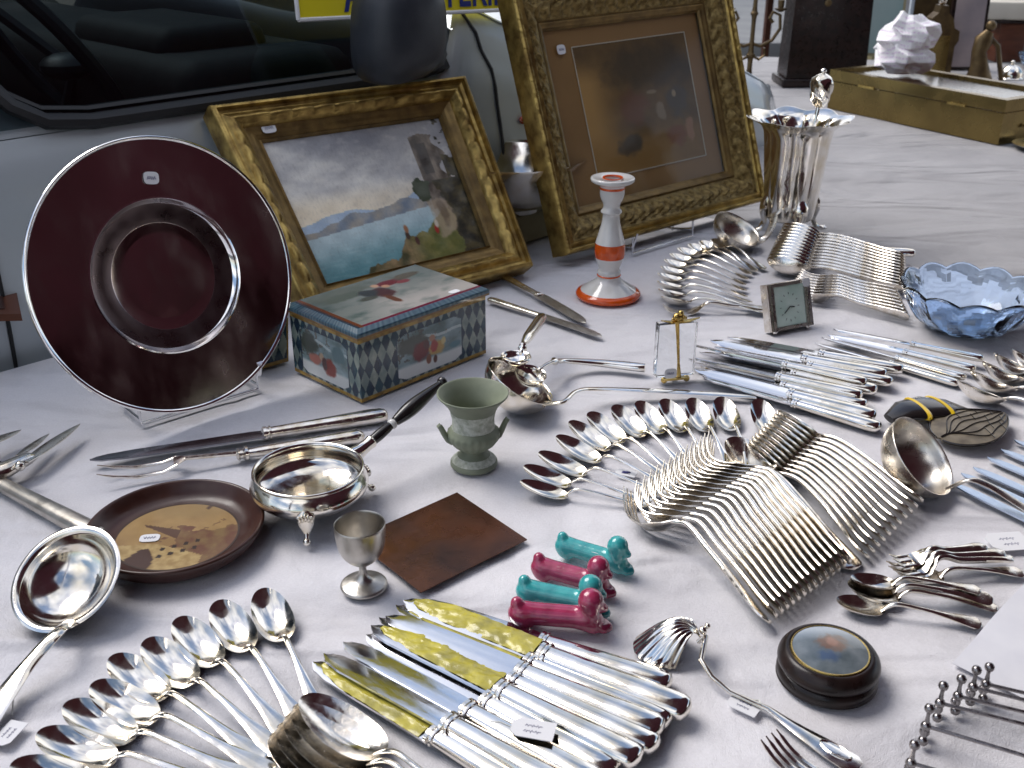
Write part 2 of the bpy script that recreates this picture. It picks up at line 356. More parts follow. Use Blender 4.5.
# ------------------------------------------------------------------ car
def car():
    root = thing('parked_car', 'silver blue car parked behind the table, black door mirror and side window', 'car', C(.9, 2.3, -.75), PI/4)
    O = (.9, 2.3, -.75)
    def K(s, n, z): return Vector((s-O[0], n-O[1], z-O[2]))
    def top(s):
        return interp([(-1.3, .20), (-1.0, .29), (1.335, .293), (1.375, .415), (1.55, .365), (2.2, .24), (2.75, .10), (2.95, -.10)], s)
    def side(s):      # plan curve of the body side
        return interp([(-1.35, .25), (-1.1, .04), (-.6, 0), (1.9, 0), (2.5, .06), (2.85, .20), (3.0, .40)], s)
    secs = [(-.56, .07), (-.50, .02), (-.40, -.015), (-.2, -.02), (-.05, -.02), (.10, -.015), (.18, -.004), (.22, .012)]
    m = MB(); ss = [-1.35+4.35*i/160 for i in range(161)]
    def f(u, v):
        s = -1.35+4.35*u; t = top(s); zz = lerp(-.56, t, v)
        # rounded shoulder in the last part
        bul = interp([(0, .06), (.12, .01), (.3, -.022), (.7, -.018), (.86, -.008), (.95, .008), (1, .028)], v)
        # wheel arches
        z = zz
        for ws in (-.75, 2.15):
            d = math.hypot(s-ws, z+.42)
            if d < .36 and z < .0: bul += .05*smooth(.36, .33, d)
        return K(s, 1.495+side(s)+bul, z)
    m.grid(f, 200, 40)
    m.build('body_side', CARP, root, 60)
    # hood and front fender top, far side
    h = MB()
    def hood(u, v):
        s = 1.36+1.6*u; sd = side(s)+.023
        n = lerp(1.495+sd, 3.1-sd, v)
        cr = .07*math.sin(PI*v)**.6*(1-u*.6)
        return K(s, n, top(s)+cr-.004)
    h.grid(hood, 40, 30); h.build('hood', CARP, root, 60)
    # trunk rear deck + far side plain
    b = MB(); b.grid(lambda u, v: K(-1.35+4.35*u, 3.1-side(-1.35+4.35*u), lerp(-.56, top(-1.35+4.35*u), v)), 60, 6)
    b.build('far_side', CARP, root, 60)
    nb = MB(); nb.grid(lambda u, v: K(3.0-.05*math.sin(PI*u), lerp(1.9, 2.7, u), lerp(-.56, -.1, v)), 10, 6)
    nb.grid(lambda u, v: K(-1.35, lerp(1.7, 2.85, u), lerp(-.56, .2, v)), 6, 6)
    nb.build('bumper', CARP, root, 60)
    # roof
    r = MB()
    def roof(u, v):
        s = -1.15+1.85*u; n = lerp(1.70, 2.9, v)
        return K(s, n, .80+.05*math.sin(PI*v)-.05*(2*u-1)**2)
    r.grid(roof, 20, 16); r.grid(lambda u, v: roof(u, v)-Vector((0, 0, .03)), 20, 16); r.build('roof', CARP, root, 60)
    # shut line (door seam) : dark recessed strip
    def bodypt(s, z, off=-.0015):
        t = top(s); v = (z+.56)/(t+.56)
        bul = interp([(0, .06), (.12, .01), (.3, -.022), (.7, -.018), (.86, -.008), (.95, .008), (1, .028)], v)
        return K(s, 1.495+side(s)+bul+off, z)
    sm = MB(); pts = []
    for k in range(26):
        t = k/25; z = lerp(.40, -.45, t)
        s = interp([(-.45, 1.40), (-.1, 1.445), (.15, 1.452), (.28, 1.44), (.34, 1.415), (.41, 1.385)], z)
        pts.append(bodypt(s, min(z, top(s)-.004)))
    sm.tube(pts, .0035, 6)
    sm.build('door_seam', RUB, root); sm = MB()
    pts = [bodypt(.47+.01*math.sin(z*4), z) for z in [(.28-.7*k/20) for k in range(21)]]
    sm.tube(pts, .003, 6); sm.build('door_seam', RUB, root)
    # side window: waist seal, glass, frame, pillars
    fr = MB()
    win = [(.46, .64), (.49, .46), (.52, .385), (.555, .335), (.595, .310), (.66, .302), (1.0, .303), (1.25, .303), (1.335, .31)]
    def wn(z): return 1.522+(z-.30)*.40
    fr.sweep([K(s, wn(z), z) for s, z in win], .012, .017, 8, side=(0, 0, 1))
    fr.sweep([K(s, wn(z)+.012, z+.016) for s, z in win], .005, .010, 6, side=(0, 0, 1))
    fr.sweep([K(1.325, wn(.30), .30), K(1.30, wn(.40), .40), K(1.12, wn(.60), .60), K(.80, wn(.78), .78)], .02, .03, 8, side=(0, 1, 0))
    fr.sweep([K(.80, wn(.78), .78), K(.0, wn(.80), .80), K(-.9, wn(.76), .76)], .02, .025, 8, side=(0, 1, 0))
    fr.sweep([K(.44, wn(.30), .30), K(.43, wn(.6), .60), K(.40, wn(.79), .79)], .02, .03, 8, side=(0, 1, 0))
    fr.build('window_seal', RUB, root)
    gl = MB()
    gl.add([K(.50, wn(.305), .305), K(1.31, wn(.305), .305), K(1.29, wn(.40), .40), K(1.10, wn(.60), .60), K(.80, wn(.77), .77), K(.44, wn(.79), .79)], [(0, 1, 2, 3, 4, 5)])
    gl.build('side_window', CARG, root)
    gl = MB(); gl.add([K(.30, wn(.305), .305), K(.31, wn(.78), .78), K(-.75, wn(.76), .76), K(-1.0, wn(.30), .30)], [(0, 1, 2, 3)]); gl.build('rear_window', CARG, root)
    gl = MB(); gl.grid(lambda u, v: K(lerp(1.36, .68, v)+.12*math.sin(PI*u)*(1-v*.5), lerp(1.56+.17*v, 3.04-.17*v, u), lerp(.42, .80, v)), 16, 8); gl.build('windscreen', CARG, root)
    gl = MB(); gl.add([K(-1.0, 3.04, .3), K(1.30, 3.04, .31), K(.80, 2.9, .77), K(-.75, 2.9, .76)], [(0, 1, 2, 3)]); gl.build('far_window', CARG, root)
    # painted corner behind the window seal (body around rounded rear lower corner)
    bp = MB()
    bp.add([K(.30, wn(.30)+.004, .293), K(.68, wn(.30)+.004, .293), K(.575, wn(.33)+.004, .33), K(.53, wn(.39)+.004, .39), K(.48, wn(.55)+.004, .55), K(.45, wn(.78)+.004, .78), K(.30, wn(.78)+.004, .78)], [(0, 1, 2, 3, 4, 5, 6)])
    bp.build('door_pillar', CARP, root)
    # mirror
    mr = MB()
    a = K(1.128, 1.385, .408)
    M = Matrix.Rotation(math.radians(-8), 3, 'Z')
    def mf(r, z, an, i):
        ca, sa = math.cos(an), math.sin(an)
        k = (abs(ca)**3.2+abs(sa)**3.2)**(-1/3.2)
        return r*k, z
    # shell: superellipse in the s-z plane, depth along n
    vs = []; fs = []; nn = 40; prof = [(0.0, -.062), (.45, -.060), (.78, -.048), (.95, -.026), (1.0, 0), (.985, .03), (.93, .036), (.5, .038), (0, .038)]
    for i, (rr, dn) in enumerate(prof):
        for j in range(nn):
            an = 2*PI*j/nn; ca, sa = math.cos(an), math.sin(an); k = (abs(ca)**3+abs(sa)**3)**(-1/3)
            x = rr*k*ca; z = rr*k*sa
            vs.append(a+Vector((x*.077*(1-.10*z), dn, z*.088+.01*x)))
    for i in range(len(prof)-1):
        for j in range(nn): fs.append((i*nn+j, i*nn+(j+1) % nn, (i+1)*nn+(j+1) % nn, (i+1)*nn+j))
    mr.add(vs, fs)
    mh = mr.build('door_mirror', MIRP, root, 60)
    st = MB(); st.sweep([K(1.19, 1.40, .37), K(1.25, 1.46, .345), K(1.30, 1.53, .34)], .03, .035, 10, side=(0, 0, 1)); st.build('mirror_arm', MIRP, root)
    # side repeater
    am = MB(); am.ball(bodypt(1.525, .193, -.004), .024, 14, (1, .35, .42)); am.build('indicator_lamp', AMBER, root)
    # interior
    it = MB(); it.rbox(K(1.05, 2.3, .27), (.36, 1.36, .16), .05); it.rbox(K(1.02, 1.95, .35), (.22, .38, .08), .035); it.build('dashboard', DARKI, root)
    it = MB(); R = Matrix.Rotation(math.radians(58), 3, 'Y')
    ring = [K(.80, 1.98, .33)+R @ Vector((.185*math.cos(2*PI*k/40), .185*math.sin(2*PI*k/40), 0)) for k in range(41)]
    it.tube(ring, .014, 8); it.tube([ring[5], K(.84, 1.98, .31), ring[15]], .012, 6); it.ball(K(.83, 1.98, .315), .05, 12, (1, 1, .5)); it.build('steering_wheel', MIRP, root)
    for nn_ in (1.95, 2.65):
        it = MB(); it.rbox(K(.30, nn_, .02), (.5, .48, .16), .06); it.sweep([K(.10, nn_, .05), K(.0, nn_, .35), K(-.06, nn_, .50)], .24, .06, 12, side=(0, 1, 0), p=3); it.sweep([K(-.06, nn_, .56), K(-.09, nn_, .66)], .13, .05, 12, side=(0, 1, 0), p=3); it.build('car_seat', DARKI, root)
    it = MB(); it.box(K(.3, 2.3, -.3), (2.8, 1.4, .02)); it.build('cabin_floor', DARKI, root)
    for ws in (-.75, 2.15):
        for nn_, sg in ((1.60, -1), (3.0, 1)):
            w = MB(); Mx = Matrix.Rotation(PI/2, 3, 'X')
            w.lathe([(.19, -.09), (.27, -.095), (.31, -.08), (.325, -.04), (.325, .04), (.31, .08), (.27, .095), (.19, .09)], 40, K(ws, nn_, -.425), M=Mx)
            wo = w.build('wheel', RUB, root)
            w = MB(); w.lathe([(0, .03), (.06, .04), (.15, .03), (.19, .05), (.2, .09), (.2, -.09)], 40, K(ws, nn_, -.425), M=Mx if sg < 0 else Mx @ Matrix.Diagonal((1, 1, -1))); w.build('rim', SILW, wo)
car()

# ------------------------------------------------------------------ yellow sign standing in the car window behind the mirror
bl = RN(298, 20, 1.497); brr = RN(523, 9, 1.497)
ux = (brr-bl); ux.normalize(); up = Vector((-S2*.10, S2*.10, 1)).normalized(); up = (up-ux*up.dot(ux)).normalized(); nn = ux.cross(up)
root = thing('sign', 'yellow sign with blue capital lettering behind the black car mirror', 'sign', bl)
W = .52; Hh = .40
def board(u, v, w): return ux*(u*W)+up*(v*Hh)+nn*w
m = MB(); m.add([board(0, 0, 0), board(1, 0, 0), board(1, 1, 0), board(0, 1, 0), board(0, 0, -.004), board(1, 0, -.004), board(1, 1, -.004), board(0, 1, -.004)], [(0, 1, 2, 3), (7, 6, 5, 4), (0, 4, 5, 1), (1, 5, 6, 2), (2, 6, 7, 3), (3, 7, 4, 0)])
m.build('board', YEL, root)
m = MB()
for (a, b) in (((0, 0), (1, 0)), ((1, 0), (1, 1)), ((1, 1), (0, 1)), ((0, 1), (0, 0))):
    m.tube([board(a[0], a[1], .001), board(b[0], b[1], .001)], .0035, 6)
m.build('white_edging', TAGM, root)
def textmesh(txt, size, name, mt, parent, M, ext=.0004):
    cu = bpy.data.curves.new(name, 'FONT'); cu.body = txt; cu.size = size; cu.extrude = ext; cu.offset = size*.012
    o = bpy.data.objects.new(name, cu); COL.objects.link(o)
    dg = bpy.context.evaluated_depsgraph_get(); me = bpy.data.meshes.new_from_object(o.evaluated_get(dg))
    bpy.data.objects.remove(o); me.name = name
    me.transform(M); me.materials.clear(); me.materials.append(mt)
    q = bpy.data.objects.new(name, me); COL.objects.link(q); q.parent = parent; return q
B3 = Matrix((ux, up, nn)).transposed().to_4x4()
# each glyph row is fitted to the width of the word on the board
def fitted(txt, u0, v0, width, size, name, mt, parent, base, B, z=.0014):
    cu = textmesh(txt, size, name, mt, parent, Matrix.Identity(4))
    xs = [q.co.x for q in cu.data.vertices]; k = width/(max(xs)-min(xs)); x0 = min(xs)
    cu.data.transform(Matrix.Translation(Vector(base)) @ B @ Matrix.Translation((u0, v0, z)) @ Matrix.Diagonal((k, 1, 1, 1)) @ Matrix.Translation((-x0, 0, 0)))
    return cu
fitted('ARGENTERIE', .092, .010, .375, .085, 'lettering', BLUEL, root, (0, 0, 0), B3)

# khaki box and silver bowl behind the frames
kb = G(532, 243, 0)
kp = kb+C(.0, .05, 0)
m = MB(); m.rbox((0, 0, .0285), (.24, .09, .055), .004); o = m.build('card_box', KHAKI); o.location = kp; o.rotation_euler = (0, 0, PI/4)
tag(o, 'low khaki box under the silver bowl between the two gilt frames', 'box')
m = MB(); m.lathe([(0, .004), (.03, .002), (.034, 0), (.036, .006), (.055, .012), (.075, .030), (.083, .055), (.094, .068), (.095, .071), (.086, .069), (.079, .055), (.070, .032), (.05, .016), (0, .010)], 48)
o = m.build('silver_bowl', SIL); o.scale = (1.45,)*3; o.location = kp+Vector((.0, .0, .0565)); tag(o, 'deep silver bowl standing on the khaki box between the gilt frames', 'bowl')
# awning opposite (reflected in the silver), and the street houses
root = thing('market_awning', 'maroon canvas stall awning opposite the table', 'awning', C(1.0, -1.8, -.75), PI/4)
def A(s, n, z): return Vector((s-1.0, n+1.8, z+.75))
AS0, AS1, AN0, AN1, AZ = .0, 4.2, -3.4, .68, 1.30
def AL(v): return AS0-1.8*smooth(.15, .45, v)
m = MB(); m.grid(lambda u, v: A(lerp(AL(v), AS1, u), lerp(AN1, AN0, v), AZ-.02+.10*math.sin(PI*v)-.03*math.sin(PI*u*4)**2), 48, 24)
m.grid(lambda u, v: A(lerp(AS0, AS1, u), AN1, AZ-.02-.12*v-.03*math.sin(PI*u*4)**2), 60, 2); m.build('canopy', MAROON, root, 80)
m = MB(); m.grid(lambda u, v: A(lerp(AS0-1.8, AS1, u), AN0+.05*math.sin(u*60), lerp(AZ, -.7, v)), 120, 4); m.build('back_curtain', MAROON, root, 80)
for s_, n_, z_ in ((AS0, AN1-.02, AZ-.03), (AS1, AN1-.02, AZ-.03), (AS0-1.75, AN0+.1, AZ-.03), (AS1, AN0+.1, AZ-.03)):
    m = MB(); m.tube([A(s_, n_, -.75), A(s_, n_, z_)], .016, 8); m.build('pole', STEEL, root)
for nf, lab, sg in ((-11, 'stone town house behind the stall awning', 1), (13, 'stone town house across the street beyond the car', -1)):
    root = thing('town_house', lab, 'building', C(0, nf, -.75), PI/4)
    m = MB(); m.box((0, -sg*1.0, 4.5), (26, 2, 9)); m.build('wall', STONE, root)
    for k in range(9):
        for j in range(3):
            q = MB(); q.box((-11+k*2.75, sg*.02, 1.5+j*2.8), (1.1, .06, 1.8)); q.build('window', WINM, root)
def fbm(x, y, s=1, z=0, o=4):
    v = 0; a = .5; f = s
    for _ in range(o): v += a*mnoise.noise(Vector((x*f, y*f, z))); a *= .5; f *= 2
    return v
# ------------------------------------------------------------------ cutlery kinds (head points along +x, origin at mid length)
def handle_mb(L, x0, x1, wtab, ztab, ttab, n=34, ns=10):
    m = MB(); pts = []; ws = []; hs = []
    for i in range(n+1):
        x = lerp(x0, x1, i/n); pts.append((x, 0, interpc(ztab, x/L))); ws.append(max(.0012, interpc(wtab, x/L)/2)); hs.append(interp(ttab, x/L)/2)
    # rounded end
    e = Vector(pts[0]); w0 = ws[0]
    pre = [((e.x-w0*.75*math.sin(a), 0, e.z), w0*math.cos(a)+.0003) for a in (1.45, 1.1, .7, .35)]
    pts = [q[0] for q in pre]+pts; ws = [q[1] for q in pre]+ws; hs = [hs[0]*.8]*4+hs
    m.sweep(pts, ws, hs, ns, side=(0, 1, 0), p=2.3)
    return m
def bowl_mb(m, cx, lx, wy, d, z, t=.0013, egg=.16, tiltx=0.0, na=40, nr=9):
    vs = []; fs = []
    for sgn in (0, 1):
        base = len(vs)
        vs.append(Vector((cx, 0, z-d-sgn*t)))
        for i in range(1, nr+1):
            r = i/nr
            for j in range(na):
                a = 2*PI*j/na; ca, sa = math.cos(a), math.sin(a)
                x = math.copysign(abs(ca)**.88, ca)*lx/2*r; y = math.copysign(abs(sa)**.95, sa)*wy/2*r*(1-egg*ca*r)
                zz = z-d*(1-r**2.05)-sgn*t*(1 if i < nr else .35)+tiltx*(x/lx)
                vs.append(Vector((cx+x, y, zz)))
        for j in range(na): fs.append((base, base+1+j, base+1+(j+1) % na))
        for i in range(nr-1):
            for j in range(na):
                a0 = base+1+i*na; fs.append((a0+j, a0+(j+1) % na, a0+na+(j+1) % na, a0+na+j))
    tot = 1+nr*na; o = 1+(nr-1)*na
    for j in range(na): fs.append((o+j, o+(j+1) % na, tot+o+(j+1) % na, tot+o+j))
    return m.add(vs, fs)
KIND = {}
def spoon_kind(key, name, L, bl, bw, d, mt, wend=.021, neck=.0052, arch=.012, tiltx=.004, egg=.16):
    r = thing(name, 'x', 'spoon')
    zr = d+.0016; xn = (L/2-bl)/L
    h = handle_mb(L, -L/2+wend*.37, L/2-bl+.004, [(-.5, wend*.82), (-.46, wend), (-.40, wend*.93), (-.28, wend*.55), (-.12, neck*1.25), (xn-.06, neck), (xn, neck*1.5), (xn+.03, neck*2.3)],
                  [(-.5, .0028), (-.42, .0045), (-.25, .0045+zr*.45), (-.05, zr*.6+arch*.7), (xn-.06, zr+.0045), (xn+.03, zr+tiltx*-.5-.0006)],
                  [(-.5, .0021), (-.3, .0024), (-.1, .0034), (xn-.03, .0040), (xn+.03, .0018)] if key != 'table' else [(-.5, .0036), (-.44, .0046), (-.3, .0056), (-.1, .0060), (xn-.03, .0056), (xn+.03, .0020)])
    m = MB(); bowl_mb(m, L/2-bl/2, bl, bw, d, zr, egg=egg, tiltx=tiltx)
    m.build('bowl', mt, r, 60); h.build('handle', mt, r, 50)
    KIND[key] = [r, L, False]
def fork_kind(key, name, L, hl, hw, sag, mt, wend=.021, tines=4, arch=.012):
    r = thing(name, 'x', 'fork')
    xs = L/2-hl; xn = xs/L
    def zf(x):    # head profile
        q = (x-xs)/hl
        return interpc([(0, sag+.006), (.25, sag*.42), (.5, .0016), (.75, sag*.30), (1, sag*1.05)], q)
    h = handle_mb(L, -L/2+wend*.37, xs+.006, [(-.5, wend*.82), (-.46, wend), (-.40, wend*.95), (-.28, wend*.70), (-.12, .0088), (xn-.03, .0072), (xn+.03, .009)],
                  [(-.5, .0028), (-.42, .0055), (-.25, .004+sag*.45), (-.05, sag*.62+arch*.55), (xn-.04, sag+.0075), (xn+.006/L, zf(xs+.006))],
                  [(-.5, .0038), (-.44, .0050), (-.3, .0062), (-.1, .0066), (xn-.03, .0058), (xn+.03, .0030)])
    m = MB()
    pts = []; ws = []
    for i in range(13):
        q = i/12*.42; x = xs+q*hl; pts.append((x, 0, zf(x))); ws.append(interp([(0, .0035), (.10, .007), (.24, hw/2), (.42, hw/2)], q))
    m.sweep(pts, ws, .0010, 10, side=(0, 1, 0), p=3)
    tw = hw/(tines+(tines-1)*.75)
    for k in range(tines):
        y = -hw/2+tw/2+k*tw*1.75; pts = []; w2 = []
        for i in range(13):
            q = .38+.62*i/12; x = xs+q*hl; pts.append((x, y*(1-.10*(q-.38)), zf(x))); w2.append(tw/2*(1 if q < .9 else max(.35, (1-q)/.1)))
        m.sweep(pts, w2, [.0010 if i < 11 else .0006 for i in range(13)], 6, side=(0, 1, 0), p=3)
    m.build('tines', mt, r, 50); h.build('handle', mt, r, 50)
    KIND[key] = [r, L, False]
def knife_kind(key, name, L, bl, bw, hmat, bmat, hw=.0105, hh=.0065, flute=False, curve=.010):
    r = thing(name, 'x', 'knife')
    zc = hh+.0005; xj = L/2-bl
    # blade: closed outline with a slight crown
    def outline(q):
        back = interp([(0, .5), (.55, .5), (.8, .47), (.93, .34), (.985, .16), (1, .03)], q)
        edge = interp([(0, -.42), (.08, -.5), (.55, -.5), (.75, -.49), (.9, -.40), (.965, -.24), (1, -.03)], q)
        return back*bw+curve*q*q*.6, edge*bw+curve*q*q*.6
    m = MB(); n = 30; vs = []; fs = []
    for i in range(n+1):
        q = i/n; b, e = outline(q); x = xj-.004+q*(bl+.004)
        for k, (f, t) in enumerate(((0, .0010), (.25, .00125), (.5, .0011), (.75, .0007), (1, .0002))): vs.append((x, lerp(b, e, f), zc+t))
        for k, (f, t) in enumerate(((1, .0002), (.75, .0007), (.5, .0011), (.25, .00125), (0, .0010))): vs.append((x, lerp(b, e, f), zc-t))
    for i in range(n):
        for k in range(10): fs.append((i*10+k, i*10+(k+1) % 10, (i+1)*10+(k+1) % 10, (i+1)*10+k))
    fs.append(tuple(range(10))[::-1]); fs.append(tuple(n*10+k for k in range(10)))
    m.add(vs, fs); m.build('blade', bmat, r, 35)
    hm = MB(); pts = []; ws = []; hs = []
    hl = L-bl
    prof = [(0, .10), (.008, .55), (.025, .86), (.06, 1.0), (.14, 1.06), (.35, .98), (.60, .86), (.80, .80), (.925, .76), (.928, .92), (.942, .94), (.946, .78), (.958, .78), (.961, .92), (.985, .93), (1.0, .60)]
    for q, w in prof:
        pts.append((-L/2+q*hl, 0, zc)); ws.append(w*hw); hs.append(w*hh)
    hm.sweep(pts, ws, hs, 16, side=(0, 1, 0), p=2.2)
    ho = hm.build('handle', hmat, r, 45)
    KIND[key] = [r, L, False]
spoon_kind('dessert', 'dessert_spoon', .184, .066, .035, .0088, SIL, wend=.018, tiltx=.014, egg=.10)
spoon_kind('serving', 'serving_spoon', .215, .085, .046, .0105, SILW, wend=.025, tiltx=.012)
spoon_kind('egg', 'dessert_spoon', .180, .068, .0335, .0085, SIL, wend=.015, neck=.004, tiltx=.016, egg=.10)
spoon_kind('table', 'table_spoon', .225, .074, .044, .017, SILW, wend=.024, neck=.0075, arch=.014)
spoon_kind('coffee', 'coffee_spoon', .150, .046, .030, .008, SIL, wend=.014, neck=.004)
spoon_kind('tea', 'tea_spoon', .128, .044, .028, .007, PEW if False else SILW, wend=.019, neck=.0045, arch=.010)
fork_kind('fork', 'table_fork', .236, .082, .025, .024, SILW, wend=.022, arch=.017)
fork_kind('cakefork', 'cake_fork', .115, .040, .021, .007, SILW, wend=.017, tines=3, arch=.009)
fork_kind('bigfork', 'table_fork', .205, .070, .025, .012, SILW)
knife_kind('knife', 'table_knife', .258, .130, .0225, SIL, STEEL, hw=.0118, hh=.0078, curve=.004)
knife_kind('knife2', 'dinner_knife', .235, .125, .022, SIL, STEEL, hw=.0108, hh=.0068, curve=.004)
knife_kind('fish', 'fruit_knife', .215, .112, .016, SIL, STEEL, hw=.0085, hh=.005, curve=.012)
knife_kind('bluek', 'butter_knife', .20, .115, .0145, SIL, STEELB, hw=.0085, hh=.005, curve=.004)
ORD = ['first', 'second', 'third', 'fourth', 'fifth', 'sixth', 'seventh', 'eighth', 'ninth', 'tenth', 'eleventh', 'twelfth', 'thirteenth', 'fourteenth', 'fifteenth', 'sixteenth']
def tree(o):
    out = [o]
    for q in bpy.data.objects:
        if q.parent == o: out += tree(q)
    return out
def lay(key, tip, end, label, group=None, L=None, z=0.0, roll=0., pitch=0., zt=None, ze=None):
    K = KIND[key]
    if K[2]: r = clone(K[0])
    else: r = K[0]; K[2] = True
    T = G(*tip, z+.006 if zt is None else zt); E = G(*end, z+.004 if ze is None else ze)
    T.z = E.z = 0
    dr = (T-E); dist = dr.length; dr.normalize()
    if L is None: sc_ = dist/K[1]
    else: sc_ = L/K[1]; dist = L
    c = T-dr*dist/2
    r.scale = (sc_,)*3; r.rotation_euler = (math.radians(roll), math.radians(-pitch), math.atan2(dr.y, dr.x))
    R = r.rotation_euler.to_matrix()
    mz = 9
    for o in [q for q in bpy.data.objects if q.parent == (r if r.type == 'EMPTY' else r)]:
        for v in o.data.vertices:
            mz = min(mz, (R @ (v.co*sc_)).z)
    r.location = (c.x, c.y, z-mz-.0015)
    r['label'] = label
    if group: r['group'] = group
    elif 'group' in r: del r['group']
    return r
# fan at bottom left
A_ = [((262, 588), (318, 712)), ((218, 600), (297, 717)), ((178, 617), (284, 731)), ((147, 638), (268, 742)), ((112, 655), (250, 751)), ((93, 682), (252, 763)), ((66, 702), (240, 775)), ((38, 731), (225, 788)), ((12, 762), (196, 806))]
for i, (a, b) in enumerate(A_):
    lay('dessert', a, b, f'polished dessert spoon in the bottom left fan, {ORD[i]} counting from beside the egg cup', 'dessert spoons fanned out at bottom left', L=.183, roll=random.uniform(-3, 3), zt=.017)
for i in range(5):
    a = (270+i*8.0, 737-i*7.8)
    lay('serving', a, (a[0]+150, a[1]+98), f'large serving spoon nested at the bottom edge, {ORD[i]} from the bottom of the nested pile', 'nested large spoons at the bottom edge', L=.215, z=.0005+i*.0018, roll=10, zt=.016)
# spoon fan in the middle
C_ = [((520, 478), (617, 500)), ((524, 463), (621, 494)), ((539, 450), (645, 488)), ((557, 434), (648, 478)), ((570, 420), (662, 475)), ((590, 411), (669, 470)), ((615, 404), (683, 466)), ((639, 400), (690, 462)), ((664, 398), (712, 469)), ((692, 397), (731, 469)), ((721, 396), (752, 468)), ((758, 398), (790, 470))]
for i, (a, b) in enumerate(C_):
    lay('egg', a, b, f'silver dessert spoon in the fan above the row of forks, {ORD[i]} from the left', 'spoons fanned above the forks', L=.172 if i > 3 else (.142, .150, .160, .165)[i], roll=random.uniform(-3, 3), zt=.018)
# row of forks lying on their sides
for i in range(15):
    t = i/14; a = (616+t*78+6*math.sin(t*PI), 503-t*48-6*math.sin(t*PI)); b = (768+t*78, 622-t*52)
    lay('fork', a, b, f'silver table fork on its side in the long row of forks, {ORD[i]} from the front', 'row of nested forks beside the fanned spoons', z=.0005+.0006*i, roll=(42 if i == 0 else 64+random.uniform(-2, 2)), zt=.013, ze=.010)
# nested table spoons
for i in range(11):
    t = i/10; a = (737+t*32, 447-t*25); b = (866+t*54, 556-t*48)
    lay('table', a, b, f'table spoon on its edge in the stacked row behind the forks, {ORD[i]} from the front', 'row of nested table spoons under the loose ladle', z=.0005+.001*i, roll=48+random.uniform(-2, 2), zt=.020, ze=.009)
lay('table', (731, 448), (855, 567), 'table spoon lying flatter than the rest along the front of its row', 'row of nested table spoons under the loose ladle')
# back fan of small spoons
F_ = [((660, 300), (755, 311)), ((657, 292), (757, 307)), ((656, 284), (757, 302)), ((657, 276), (755, 297)), ((660, 269), (754, 291)), ((664, 262), (752, 285)), ((670, 256), (752, 279)), ((678, 250), (755, 274)), ((689, 246), (762, 272)), ((701, 243), (770, 276)), ((713, 241), (783, 277))]
for i, (a, b) in enumerate(F_):
    lay('coffee', a, b, f'small silver spoon in the fan by the candlestick, {ORD[i]} from the crystal pillar', 'small spoons fanned by the candlestick', L=.165, roll=18-i*2, z=.001+.001*(i % 2))
lay('bigfork', (664, 309), (757, 309), 'dessert fork lying along the front of the back spoon fan', L=.19)
# back nested rows
for i in range(12):
    t = i/11; a = (764+t*14, 263-t*27); b = (890-t*22, 288-t*30)
    lay('table', a, b, f'silver spoon on edge in the row below the silver vase, {ORD[i]} from the front', 'row of nested spoons below the vase', z=.0005+.0012*i, roll=54, L=.235, zt=.020, ze=.01)
for i in range(8):
    t = i/7; a = (790+t*10, 291-t*16); b = (909-t*12, 318-t*24)
    lay('bigfork', a, b, f'silver fork on edge in the row behind the square clock, {ORD[i]} from the front', 'row of nested forks behind the clock', z=.0005+.0008*i, roll=58, zt=.014, ze=.01)
lay('knife2', (778, 243), (900, 253), 'silver knife lying behind the row of nested spoons', L=.24, z=.012)
# knives, foreground
B_ = [((418, 600), (545, 636), (671, 687)), ((406, 600), (541, 655), (690, 714)), ((397, 607), (534, 668), (670, 727)), ((388, 616), (526, 683), (663, 733)), ((380, 620), (515, 693), (657, 752)), ((373, 626), (508, 700), (640, 764)), ((369, 634), (490, 709), (616, 776)), ((345, 643), (470, 714), (600, 788)), ((325, 655), (460, 728), (584, 803)), ((315, 662), (443, 743), (566, 818))]
for i, (a, j, b) in enumerate(B_):
    r = lay('knife', a, b, f'silver handled table knife in the foreground row, {ORD[i]} counting down from the figurines', 'table knives with silver handles in the foreground', roll=(4, -6, 9, -2, 12, 3, -5, 6, 10, 2)[i], z=(0, .004, .0, .004, .001, .005, .001, .003, .006, .001)[i])
    if i in (1, 2, 4, 5, 9):  # thin crinkled yellow sheet laid over these blades
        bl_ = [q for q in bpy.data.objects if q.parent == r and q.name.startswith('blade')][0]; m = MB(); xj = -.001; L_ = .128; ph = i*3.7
        def ysheet(u, v, ph=ph):
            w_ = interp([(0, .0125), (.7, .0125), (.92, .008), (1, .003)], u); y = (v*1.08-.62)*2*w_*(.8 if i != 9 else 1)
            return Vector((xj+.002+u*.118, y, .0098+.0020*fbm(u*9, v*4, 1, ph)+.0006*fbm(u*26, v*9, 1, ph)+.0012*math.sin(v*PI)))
        m.grid(ysheet, 70, 14); m.grid(lambda u, v: ysheet(u, v)-Vector((0, 0, .0004)), 70, 14); m.build('yellow_sheet', YSHEET, r, 25)
